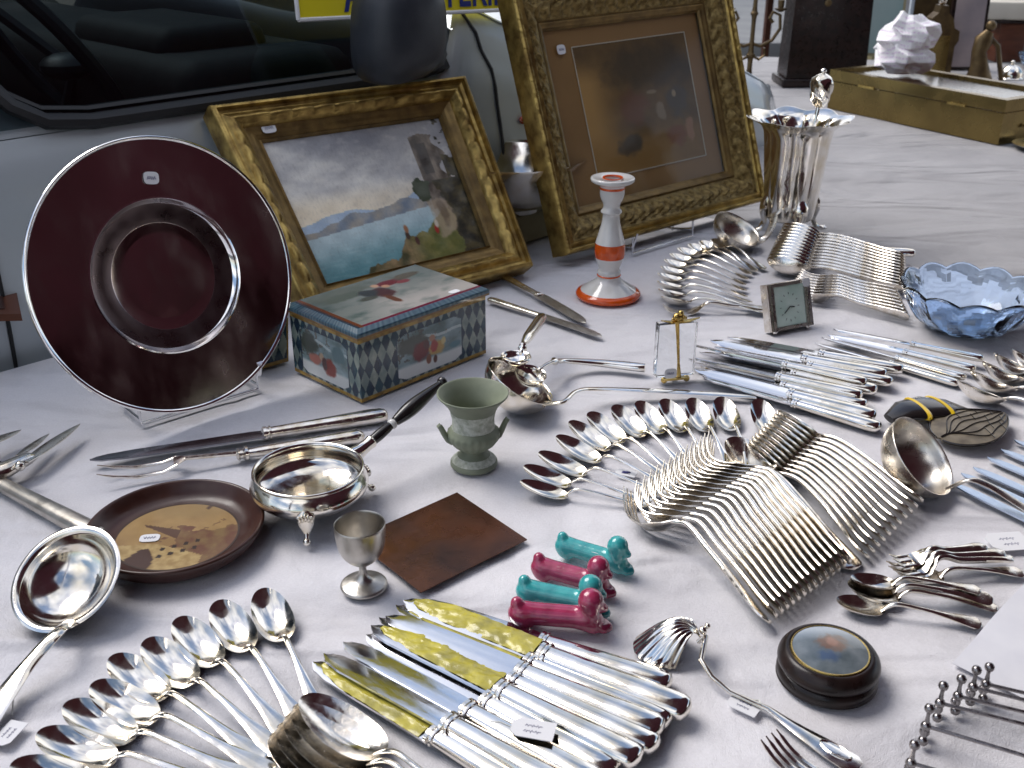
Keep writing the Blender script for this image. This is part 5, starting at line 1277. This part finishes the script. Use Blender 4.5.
for k in range(4):
    a = math.radians(-80+90*k); d = Vector((math.cos(a), math.sin(a), 0)); m = MB()
    m.sweep([d*.047+Vector((0, 0, .075)), d*.054+Vector((0, 0, .062)), d*.055+Vector((0, 0, .045)), d*.050+Vector((0, 0, .025)), d*.058+Vector((0, 0, .010)), d*.070+Vector((0, 0, .005)), d*.078+Vector((0, 0, .006))], [.005, .012, .0115, .008, .0065, .0075, .009], [.004, .006, .006, .005, .005, .005, .004], 10, side=(-d.y, d.x, 0))
    m.build('scroll_foot', SIL, r)
m = MB()
for k in range(60):
    t = k/59; a = math.radians(-118+3*math.sin(t*26)); rr = .0478+.0085*t; m.ball((rr*math.cos(a), rr*math.sin(a), .06+t*Hv*.52), .0036, 6, (1, 1, .8))
m.build('chased_relief', SIL, r)
kb_ = vb+Vector((.042, .030, 0)); tp = CAMH+ray(815, 70).z*(kb_.y/ray(815, 70).y)
r2 = thing('serving_spoon', 'upright silver handle with an oval knob standing inside the vase', 'spoon', vb+Vector((.02, .01, .035)))
q_ = Vector((.022, .02, 0)); m = MB(); m.sweep([Vector((0, 0, 0)), q_*.8+Vector((0, 0, Hv-.035)), q_+Vector((0, 0, tp-.035-.055))], .004, .004, 10); m.build('stem', SIL, r2)
m = MB(); z0 = tp-.035-.055; pr_ = [(0, z0-.014), (.009, z0-.012), (.0175, z0+.002), (.021, z0+.022), (.019, z0+.038), (.008, z0+.047), (.004, z0+.049), (.0055, z0+.053), (.003, z0+.057), (0, z0+.058)]
m.lathe(sm(pr_), 32, q_, lambda R_, z, a, i: (R_*(1+.06*math.sin(a*5+z*200)), z)); m.build('oval_knob', SIL, r2)
m = MB(); m.ball((0, 0, .004), .018, 16, (1, 1.3, .45)); m.build('bowl', SIL, r2)

# ------------------------------------------------------------------ blue glass bowl
q = G(971, 286, .064); r = thing('glass_bowl', 'blue pressed glass bowl with a scalloped rim at the right edge', 'bowl', (q.x, q.y, 0))
def gm(R_, z, a, i):
    k = smooth(.01, .055, z); s = abs(math.sin(a*6))
    fac = .0020*math.cos(a*12+(1 if z < .03 else -1)*z*110)*smooth(.0, .01, z)*(1-smooth(.05, .062, z)) if i < 22 else 0
    return R_*(1+.030*k*(s-.5))+fac, z+k*.008*(s-.6)
lathe_part('bowl', sm([(0, 0), (.040, 0), (.056, .001), (.070, .010), (.082, .026), (.091, .042), (.099, .058), (.1015, .064), (.1000, .0665), (.0965, .064), (.088, .046), (.078, .030), (.066, .015), (.052, .007), (0, .006)], 3), BGLASS, r, 72, gm, 9)

# ------------------------------------------------------------------ cicada brooch tray
cb = G(950, 424); r = thing('cicada_tray', 'black and yellow cicada shaped tray with a veined wing behind the loose ladle', 'ornament', cb)
p_ = [G(889, 419, .007)-cb, G(905, 411, .014)-cb, G(930, 407, .015)-cb, G(950, 407, .010)-cb, G(968, 410, .006)-cb]
m = MB(); m.sweep(p_, [.010, .022, .028, .022, .003], [.005, .008, .008, .006, .002], 20, side=tuple(Vector((-(p_[3]-p_[0]).y, (p_[3]-p_[0]).x, 0)).normalized())); m.build('body', EBONY, r)
YB = mat('yellow_enamel', (.75, .50, .02), .25, coat=.4)
for t, w_ in ((.38, .0265), (.62, .0265)):
    i0 = t*4; k = int(i0); c = p_[k].lerp(p_[k+1], i0-k); d = (p_[k+1]-p_[k]).normalized(); sd = Vector((-d.y, d.x, 0)).normalized(); m = MB()
    m.sweep([c-d*.0028, c, c+d*.0028], [w_+.0008, w_+.0030, w_+.0008], [.0080, .0092, .0080], 24, side=tuple(sd)); m.build('yellow_band', YB, r)
wt = G(937, 438, .010)-cb; we = G(1008, 416, .012)-cb; wx = we-wt; wl = wx.length; wx.normalize(); wy = Vector((-wx.y, wx.x, 0))
def W2(a, b, z=0):   # a 0..1 along, b -1..1
    wd = .041*(math.sin(PI*min(1, a**.75*.97+.015)))**.75
    return wt+wx*(wl*a)+wy*(b*wd-.004+.010*a)+Vector((0, 0, z+.003*math.sin(a*3)+.002*(1-b*b)))
WINGM = mat('smoky_enamel_wing', (.20, .165, .115), .5, vs=60, col2=(.10, .08, .055))
m = MB(); m.grid(lambda u, v: W2(u, v*2-1), 40, 14); m.grid(lambda u, v: W2(u, v*2-1, -.0015), 40, 14); w_o = m.build('wing', WINGM, r, 60)
m = MB(); m.tube([W2(k/40, 1, .0006) for k in range(41)], .0011, 5); m.tube([W2(k/40, -1, .0006) for k in range(41)], .0011, 5)
for j, b in enumerate((-.72, -.42, -.12, .18, .48, .76)): m.tube([W2(.02+.95*k/20, b*smooth(0, .5, k/20)+.06*math.sin(k*.6+j), .0008) for k in range(21)], .0006, 5)
for a, b0_, b1_ in ((.72, -1, -.55), (.62, -.6, -.2), (.70, -.2, .2), (.60, .1, .5), (.74, .45, 1), (.84, -.7, -.2), (.85, .1, .6), (.5, .4, .9), (.48, -.9, -.4)): m.tube([W2(a-.03, b0_, .0008), W2(a, (b0_+b1_)/2, .0008), W2(a+.03, b1_, .0008)], .0005, 5)
m.build('wing_veins', EBONY, w_o)

# ------------------------------------------------------------------ left edge bundle
q = G(20, 470); r = thing('grape_shears', 'tarnished leaf bladed shears lying at the left edge above the dark knife', 'shears', q)
for a, b, w_ in (((25, 462), (80, 424), .0085), ((18, 456), (49, 434), .006), ((-18, 446), (21, 430), .008)):
    A_0, B_0 = G(*a, .020)-q, G(*b, .014)-q; d = B_0-A_0; sd = Vector((-d.y, d.x, 0)).normalized(); m = MB()
    m.sweep([A_0+d*(k/12) for k in range(13)], [max(.0006, w_*math.sin(PI*(.15+.85*k/12))**.7) for k in range(13)], [.0014]*11+[.001, .0005], 8, side=tuple(sd)); m.build('blade', SILW, r)
m = MB(); m.sweep([G(-30, 480, .015)-q, G(5, 470, .017)-q, G(28, 458, .018)-q, G(38, 455, .016)-q], [.010, .013, .009, .003], [.007, .009, .007, .002], 14); m.ball(G(20, 466, .024)-q, .006, 12); m.build('pivot', SILW, r)
m = MB(); m.tube([G(-60, 485, .008)-q+Vector((.02*math.cos(k*PI/8), .015*math.sin(k*PI/8), 0)) for k in range(17)], .003, 8); m.tube([G(-30, 480, .012)-q, G(-48, 484, .008)-q], .004, 8); m.build('finger_loop', SILW, r)
knife_kind('dark', 'carving_knife', .30, .18, .032, PEW, mat('black_steel', (.05, .05, .055), .3, .8), hw=.0062, hh=.0050, curve=0)
lay('dark', (-150, 405), (102, 540), 'black bladed knife with a grey ribbed handle, running from the left edge to the ladle')
# overhanging framed board on a box at far left
cr = G(22, 318, .085); r = thing('card_box', 'low box just outside the left edge under a brown board', 'box', C(.10, 1.34, 0), PI/4)
m = MB(); m.rbox((0, 0, .0405), (.26, .18, .077), .003); m.build('carton', KHAKI, r)
dx = Vector((-1, -.06, 0)).normalized(); dy = Vector((-.45, .9, 0)).normalized()
r = thing('framed_board', 'corner of a brown framed board overhanging at the left edge', 'board', (cr.x, cr.y, .081))
def FB(a, b, z): return dx*a+dy*b+Vector((0, 0, z))
m = MB(); m.add([FB(a, b, z) for a in (0, .30) for b in (0, .22) for z in (0, .010)], [(0, 1, 3, 2), (4, 6, 7, 5), (0, 4, 5, 1), (2, 3, 7, 6), (0, 2, 6, 4), (1, 5, 7, 3)]); m.build('frame', WOODR, r, 30)
m = MB(); m.add([FB(a, b, z) for a in (.02, .28) for b in (.02, .20) for z in (.0095, .0115)], [(0, 1, 3, 2), (4, 6, 7, 5), (0, 4, 5, 1), (2, 3, 7, 6), (0, 2, 6, 4), (1, 5, 7, 3)]); m.build('panel', DWOOD, r, 30)
# ------------------------------------------------------------------ back table
ZB = -.0175
fl = G(998, 145, ZB); fr2 = G(827, 108, ZB); e = (fr2-fl); Lb = e.length; e.normalize(); nb = Vector((e.y, -e.x, 0)); hb = hz(1003, 100, fl)-ZB
print('brass box', Lb, hb)
r = thing('brass_box', 'long brass bound box with an open glazed lid on the back table', 'box', fl)
Wb = .26
def BX(a, b, z): return e*a+nb*b+Vector((0, 0, z))
def bslab(m, a0, a1, b0, b1, z0, z1): m.add([BX(a, b, z) for a in (a0, a1) for b in (b0, b1) for z in (z0, z1)], [(0, 1, 3, 2), (4, 6, 7, 5), (0, 4, 5, 1), (2, 3, 7, 6), (0, 2, 6, 4), (1, 5, 7, 3)])
zl_ = hb*.70
m = MB(); bslab(m, 0, Lb, 0, .012, 0, zl_); bslab(m, 0, Lb, Wb-.012, Wb, 0, zl_); bslab(m, 0, .012, .012, Wb-.012, 0, zl_); bslab(m, Lb-.012, Lb, .012, Wb-.012, 0, zl_); bslab(m, .012, Lb-.012, .012, Wb-.012, 0, .01); m.build('body', BRASSD, r, 30)
m = MB(); z0, z1 = zl_+.003, hb
bslab(m, -.003, Lb+.003, -.003, .022, z0, z1); bslab(m, -.003, Lb+.003, Wb-.022, Wb+.003, z0, z1); bslab(m, -.003, .022, .022, Wb-.022, z0, z1); bslab(m, Lb-.022, Lb+.003, .022, Wb-.022, z0, z1)
lidb = m.build('lid_frame', BRASSD, r, 30)
m = MB(); bslab(m, .022, Lb-.022, .022, Wb-.022, hb-.010, hb-.008); m.build('lid_glass', PICG, lidb, 30)
m = MB(); bslab(m, .014, Lb-.014, .014, Wb-.014, .012, hb*.35); m.build('lining', WOODR, r, 30)
for a in (Lb*.24, Lb*.76):
    m = MB(); bslab(m, a-.03, a+.03, -.0065, -.0032, zl_-.001, zl_+.006); m.build('hinge', BRASS, r, 30)
m = MB(); m.tube([BX(-.004, .09, hb*.40), BX(-.012, .09, hb*.33), BX(-.012, .16, hb*.33), BX(-.004, .16, hb*.40)], .003, 6); m.build('side_handle', BRASS, r)
for i in range(9):
    a = .10+i*.055; pos = fl+BX(a, .06+.10*random.random(), hb*.35+.001)
    if i % 3 == 0:
        m = MB(); m.lathe([(.012, 0), (.015, .001), (.016, .004), (.015, .006), (.012, .006), (.011, .003), (.012, 0)], 24); nm, cat_, lb = 'bracelet', 'bracelet', 'silver bangle in the glazed brass box'
    else:
        m = MB(); m.ball((0, 0, .006), .012, 12, (1.4, 1, .5)); m.ball((.014, .002, .004), .006, 10, (1, 1, .6)); nm, cat_, lb = 'brooch', 'brooch', 'shiny brooch in the glazed brass box'
    o = m.build(nm, SIL); o.location = pos; tag(o, lb, cat_, 'trinkets in the brass box')
# crumpled paper
pb = fl+BX(Lb*.74, Wb*.45, hb); 
def crumple(u, v, c, R_, sd):
    a = 2*PI*u; b = PI*(v-.5); q = Vector((math.cos(b)*math.cos(a), math.cos(b)*math.sin(a), math.sin(b)))
    k = 1+.40*mnoise.noise(q*1.6+Vector((sd, 0, 0)))+.50*mnoise.noise(q*3.6+Vector((0, sd, 0)))
    p = c+Vector((q.x*R_[0], q.y*R_[1], q.z*R_[2]))*k; p.z = max(p.z, .0005); return p
def facet(u, v, c, R_, sd, nu=15, nv=9):
    a = min(int(u*nu), nu-1); b = min(int(v*nv), nv-1); fu = u*nu-a; fv = v*nv-b
    P = lambda i, j: crumple((i % nu)/nu, j/nv, c, R_, sd)
    A0, B0, C0, D0 = P(a, b), P(a+1, b), P(a+1, b+1), P(a, b+1)
    if fu+fv < 1: return A0+(B0-A0)*fu+(D0-A0)*fv
    return C0+(D0-C0)*(1-fu)+(B0-C0)*(1-fv)
def pcol(u, v):
    c = (.97, .96, .96)
    for row in range(9):
        vv = .22+row*.075
        if abs(v-vv-.01*math.sin(u*22)) < .012 and (math.sin(u*520+row*2.1)*math.sin(u*171+row) > -.1) and .42 < u < .98 and (u*7+row*.37) % 1 < .8: c = (.88, .80, .88)
    return c
r = thing('crumpled_paper', 'crumpled printed white paper lying on the brass box', 'paper', pb)
s0 = 62/ (FPX/ (pb.y*cP+(CAMH-pb.z)*sP))
PR = mat('wrapping', (1, 1, 1), .8)
panel('lower_wad', PRINTP, r, lambda u, v: facet(u, v, Vector((0, 0, s0*.26)), (s0*.44, s0*.36, s0*.30), 1.3), pcol, 160, 80)
panel('upper_wad', PRINTP, r, lambda u, v: facet(u, v, Vector((.01, 0, s0*.58)), (s0*.42, s0*.34, s0*.30), 7.7), pcol, 160, 80)
# dark stand
b0 = G(785, 87, ZB); r = thing('dark_pedestal', 'tall tapering dark wooden pedestal left of the brass box', 'pedestal', b0)
wd = .28
def PD(u, y, z): k = 1-.16*z; return Vector((.5*wd+(u-.5)*wd*k, y*k+.02*z, z))
m = MB(); m.add([PD(u, y, z) for u in (0, 1) for y in (0, .14) for z in (.03, .60)], [(0, 1, 3, 2), (4, 6, 7, 5), (0, 4, 5, 1), (2, 3, 7, 6), (0, 2, 6, 4), (1, 5, 7, 3)]); m.build('shaft', BLACKW, r, 30)
m = MB(); m.rbox((wd/2, .07, .014), (wd+.03, .17, .028), .006); m.build('foot_board', BLACKW, r, 30)
m = MB(); m.ball((wd*.42, .0, .28), .012, 12, (1, .4, 1)); m.build('key_plate', BRONZE, r)
# onyx lamp base
q = G(781, 62, ZB); r = thing('onyx_lamp', 'green onyx lamp base with a pale column behind the dark pedestal', 'lamp', q)
lathe_part('base', sm([(0, 0), (.062, 0), (.066, .006), (.062, .014), (.056, .018), (.054, .032), (.040, .040), (.020, .042)]), ONYX, r)
lathe_part('collar', sm([(.020, .042), (.024, .046), (.022, .056), (.026, .060), (.024, .066)]), BRASS, r)
lathe_part('column', sm([(.024, .066), (.026, .10), (.024, .40), (.026, .44), (0, .44)]), CREAM, r); r.location.x += .06
# candelabrum
q = G(748, 84, ZB); r = thing('candelabrum', 'old brass candelabrum with curling arms behind the tall gilt frame', 'candelabrum', q)
lathe_part('stem', sm([(0, 0), (.05, 0), (.052, .008), (.03, .014), (.012, .03), (.009, .08), (.016, .10), (.009, .12), (.008, .22), (.014, .24), (.008, .26), (.008, .36), (.02, .38), (.02, .39), (.0, .39)]), BRONZE, r, 24)
for sg in (-1, 1):
    m = MB(); m.tube([(0, 0, .14), (sg*.03, 0, .13), (sg*.07, 0, .15), (sg*.095, 0, .19), (sg*.09, 0, .235), (sg*.065, 0, .245), (sg*.055, 0, .225), (sg*.068, 0, .21)], .006, 8); m.tube([(0, 0, .10), (sg*.03, 0, .085), (sg*.05, 0, .10), (sg*.045, 0, .125)], .005, 8); m.build('arm', BRONZE, r)
    m = MB(); m.lathe([(0, .245), (.006, .245), (.022, .255), (.024, .258), (.010, .260), (.012, .285), (.008, .285), (0, .27)], 20, (sg*.09, 0, 0)); m.build('candle_cup', BRONZE, r)
# things standing behind the brass box
def leaning(name, label, cat, px0, px1, py, top, mt1, mt2, depth=.02, lean=.12, inset=.012, zb=ZB):
    a = G(px0, py, zb); b = G(px1, py, zb); w_ = (b-a).length; h_ = hz(px0, top, a)-zb
    r = thing(name, label, cat, a); ex_ = (b-a).normalized()
    R_ = Matrix.Rotation(lean, 3, Vector((-1, 0, 0)))
    m = MB(); m.box((0, 0, 0), (1, 1, 1)); m.v = [R_ @ Vector(((v.x+.5)*w_, (v.y+.5)*depth, (v.z+.5)*h_)) for v in m.v]; m.build('frame', mt1, r, 30)
    m = MB(); m.box((0, 0, 0), (1, 1, 1)); m.v = [R_ @ Vector((inset+(v.x+.5)*(w_-2*inset), -.003+(v.y+.5)*.004, inset+(v.z+.5)*(h_-2*inset))) for v in m.v]; m.build('face', mt2, r, 30)
    return r
leaning('mirror', 'pale panel in a white frame standing behind the crumpled paper', 'panel', 903, 948, 66, -6, PALEB, BRONZE, lean=.05)
leaning('picture_frame', 'blurred pinkish picture in a dark frame behind the bronze clock', 'picture frame', 944, 980, 70, -10, BLACKW, mat('pinkish_picture', (.42, .34, .33), .5, vs=5, col2=(.20, .18, .20)), lean=.08)
leaning('picture_frame', 'dark framed picture at the far right behind the cream box', 'picture frame', 975, 1060, 58, -30, BLACKW, mat('dusky_picture', (.10, .08, .09), .5, vs=7, col2=(.22, .20, .18)), lean=.08)
leaning('picture_frame', 'teal grey picture with a light wooden frame behind the dark pedestal', 'picture frame', 846, 900, 56, -14, KHAKI, mat('teal_grey_picture', (.22, .30, .29), .6, vs=6, col2=(.28, .34, .33)), lean=.10)
q = G(934, 74, ZB); r = thing('mantel_clock', 'dark bronze arched case with a golden centre behind the brass box', 'clock', q)
m = MB(); pts = [(-.062, 0), (.062, 0), (.060, .10), (.072, .12), (.070, .155), (.05, .165), (.040, .20), (.018, .22), (.014, .245), (-.014, .245), (-.018, .22), (-.040, .20), (-.05, .165), (-.070, .155), (-.072, .12), (-.060, .10)]
k = len(pts); m.add([(x, y, z) for y in (0, .06) for x, z in pts], [tuple(range(k)), tuple(range(k, 2*k))[::-1]]+[(i, (i+1) % k, k+(i+1) % k, k+i) for i in range(k)]); m.build('case', BRONZE, r, 30)
m = MB(); m.box((0, -.003, .075), (.075, .005, .13)); m.build('gilt_panel', BRASSD, r)
m = MB(); m.ball((0, .03, .26), .016, 12); m.build('finial', SILW, r)
q = G(978, 80, ZB); r = thing('bronze_figure', 'greenish bronze statuette leaning at the far end of the brass box', 'statuette', q)
m = MB(); m.sweep([(0, 0, 0), (-.005, 0, .05), (-.015, 0, .10), (-.005, 0, .14), (.01, 0, .17)], [.05, .032, .026, .034, .016], [.035, .03, .025, .025, .014], 12, side=(1, 0, 0)); m.ball((.012, 0, .19), .019, 12); m.sweep([(.015, 0, .15), (.05, 0, .12), (.07, 0, .05), (.085, 0, .0)], .009, .009, 8); m.build('figure', BRONZE, r)
q = G(998, 62, ZB); r = thing('wooden_block', 'red brown wooden casket carrying a cream box at the far right', 'casket', q)
m = MB(); m.rbox((.035, .04, .075), (.11, .10, .15), .004); m.build('body', WOODR, r, 30)
m = MB(); m.rbox((.035, .04, .156), (.13, .12, .012), .004); m.build('lid', BLACKW, r, 30)
hq = Vector((q.x+.03, q.y+.04, ZB+.163)); m = MB(); m.rbox((0, 0, .035), (.20, .13, .068), .006, rz=-.25); m2 = m.build('cream_box', CREAM, None, 30); m2.location = hq; tag(m2, 'cream cardboard box lying on the wooden casket at the far right', 'box')
q = G(972, 52, ZB); r = thing('carved_panel', 'dark carved wooden plank lying across the things behind the brass box', 'plank', q)
m = MB(); m.rbox((-.06, .1, .26), (.44, .05, .05), .006); m.build('plank', BLACKW, r, 30)
for x in (-.24, .12):
    m = MB(); m.rbox((x, .1, .118), (.03, .04, .236), .004); m.build('post', BLACKW, r, 30)
m = MB()
for k in range(4): m.sweep([(.15, .06, .20+k*.022), (.185, .05, .203+k*.022), (.20, .06, .20+k*.022)], .011, .010, 10)
m.build('carved_scroll', WOODR, r)
q = G(1010, 78, ZB); m = MB(); m.lathe(sm([(0, .05), (.02, .045), (.038, .025), (.042, .004), (.044, 0), (0, 0)]), 24); m.ball((0, 0, .056), .008, 10); o = m.build('silver_dome', SIL); o.location = q; tag(o, 'little silver dome cover beside the far end of the brass box', 'cover')
q = G(1000, 70, ZB); m = MB(); m.lathe(sm([(0, 0), (.05, 0), (.075, .02), (.09, .05), (.088, .052), (.07, .024), (0, .01)]), 40, mod=lambda R_, z, a, i: (R_*(1+.03*math.cos(a*10)), z)); o = m.build('glass_dish', BGLASS); o.location = q+Vector((.18, .05, 0)); tag(o, 'pale blue glass dish at the far right behind the brass box', 'dish')
q = G(1020, 152, ZB); m = MB(); m.lathe(sm([(0, 0), (.04, 0), (.06, .008), (.08, .012), (.082, .014), (.058, .012), (0, .006)]), 48); o = m.build('silver_tray', SIL); o.location = q+Vector((.08, .03, 0)); tag(o, 'small silver tray at the right edge in front of the brass box', 'tray')
# far street: pavement, kerb, boxes, other stall
m = MB(); m.box((4, 13.5, -.69), (30, 7, .12)); tag(m.build('pavement', mat('paving', (.30, .30, .29), .85, vs=3, col2=(.24, .24, .24), bump=.4, bs=30)), kind='structure')
far = [('crate', 'blue grey crate standing on the road beyond the tables, left one', (1.9, 7.2), (.6, .4, .35), PALEB), ('crate', 'brown cardboard carton on the road beyond the tables', (2.6, 7.6), (.5, .4, .4), KHAKI), ('crate', 'dark crate on the road behind the far end of the back table', (2.9, 6.2), (.5, .4, .32), DARKI)]
for nm, lb, (x, y), (a, b, c_), mt_ in far:
    r = thing(nm, lb, 'crate', (x, y, -.75), .3)
    m = MB()
    m.box((0, -b/2+.01, c_/2), (a, .02, c_)); m.box((0, b/2-.01, c_/2), (a, .02, c_)); m.box((-a/2+.01, 0, c_/2), (.02, b-.042, c_)); m.box((a/2-.01, 0, c_/2), (.02, b-.042, c_)); m.box((0, 0, .012), (a-.042, b-.042, .02)); m.build('walls', mt_, r, 30)
    m = MB(); m.box((0, -b/2-.006, c_*.9), (a+.01, .01, c_*.1)); m.box((0, -b/2-.006, c_*.1), (a+.01, .01, c_*.1)); m.build('rails', mt_, r, 30)
r = thing('market_table', 'distant white covered stall table beyond the back table', 'table', (3.6, 9.2, -.75), .2)
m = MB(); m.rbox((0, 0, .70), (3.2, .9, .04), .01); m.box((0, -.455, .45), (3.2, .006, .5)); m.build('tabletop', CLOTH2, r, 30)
for sx in (-1.4, 1.4):
    for sy in (-.38, .38):
        m = MB(); m.box((sx, sy, .339), (.05, .05, .678)); m.build('leg', WOODR, r)
for i in range(7):
    m = MB(); w_ = random.uniform(.15, .35); h_ = random.uniform(.15, .4); m.rbox((0, 0, h_/2), (w_, .15, h_), .01); o = m.build('display_box', [CREAM, KHAKI, WOODR, PALEB, BLACKW, BRASSD, CREAM][i], None, 30)
    a = .2; x = -1.3+i*.42; o.location = (3.6+x*math.cos(a), 9.2+x*math.sin(a), -.75+.7205); o.rotation_euler.z = a; tag(o, f'goods on the distant stall, {ORD[i]} from the left', 'box', 'goods on the distant stall')

# ------------------------------------------------------------------ small price marks, blue stain on the cloth
# ------------------------------------------------------------------ light, sky, camera
SUN_EL = math.radians(52); SUN_AZ = math.radians(-58)      # azimuth from +y towards +x
w = bpy.data.worlds.new('World'); sc.world = w; w.use_nodes = True; nt = w.node_tree; N = nt.nodes; L = nt.links
bg = N['Background']; sky = N.new('ShaderNodeTexSky'); sky.sky_type = 'NISHITA'; sky.sun_disc = False; sky.sun_elevation = SUN_EL; sky.sun_rotation = SUN_AZ; sky.air_density = 1.0; sky.dust_density = 1.2; sky.ozone_density = 1.2
tc = N.new('ShaderNodeTexCoord'); mp = N.new('ShaderNodeMapping'); mp.inputs['Scale'].default_value = (1, 1, 2.2); nz = N.new('ShaderNodeTexNoise'); nz.inputs['Scale'].default_value = 1.5; nz.inputs['Detail'].default_value = 3; nz.inputs['Roughness'].default_value = .5
rp_ = N.new('ShaderNodeValToRGB'); rp_.color_ramp.elements[0].position = .42; rp_.color_ramp.elements[1].position = .62
mx = N.new('ShaderNodeMix'); mx.data_type = 'RGBA'; mx.inputs[7].default_value = (8.3, 8.4, 8.9, 1)
L.new(tc.outputs['Generated'], mp.inputs[0]); L.new(mp.outputs[0], nz.inputs['Vector']); L.new(nz.outputs[0], rp_.inputs[0]); L.new(rp_.outputs[0], mx.inputs[0]); L.new(sky.outputs[0], mx.inputs[6]); L.new(mx.outputs[2], bg.inputs['Color'])
bg.inputs['Strength'].default_value = .10
sd = bpy.data.lights.new('sun', 'SUN'); sd.energy = 1.5; sd.angle = math.radians(34); sd.color = (1.0, .96, .92)
so = bpy.data.objects.new('sun', sd); COL.objects.link(so)
dirv = Vector((math.sin(SUN_AZ)*math.cos(SUN_EL), math.cos(SUN_AZ)*math.cos(SUN_EL), math.sin(SUN_EL)))
so.rotation_euler = dirv.to_track_quat('Z', 'Y').to_euler(); so.location = dirv*20
cd = bpy.data.cameras.new('camera'); co = bpy.data.objects.new('camera', cd); COL.objects.link(co); sc.camera = co
cd.sensor_width = 36; cd.lens = FPX/1024*36; cd.clip_start = .05; cd.clip_end = 300
co.location = (0, 0, CAMH); co.rotation_euler = (PI/2-PITCH, 0, 0)
cd.dof.use_dof = True; cd.dof.focus_distance = 1.15; cd.dof.aperture_fstop = 13
vs_ = sc.view_settings; vs_.view_transform = 'Standard'; vs_.look = 'None'; vs_.exposure = 0.74; vs_.gamma = 1; vs_.use_curve_mapping = False
sc.cycles.use_denoising = True; sc.cycles.max_bounces = 10; sc.cycles.transparent_max_bounces = 12; sc.cycles.sample_clamp_indirect = 6; sc.cycles.caustics_refractive = False; sc.cycles.caustics_reflective = False; sc.cycles.blur_glossy = .3
# unused knife of a kind never laid would remain at the origin: drop it
for k_, v_ in KIND.items():
    if not v_[2]:
        for q in tree(v_[0])[::-1]: bpy.data.objects.remove(q)
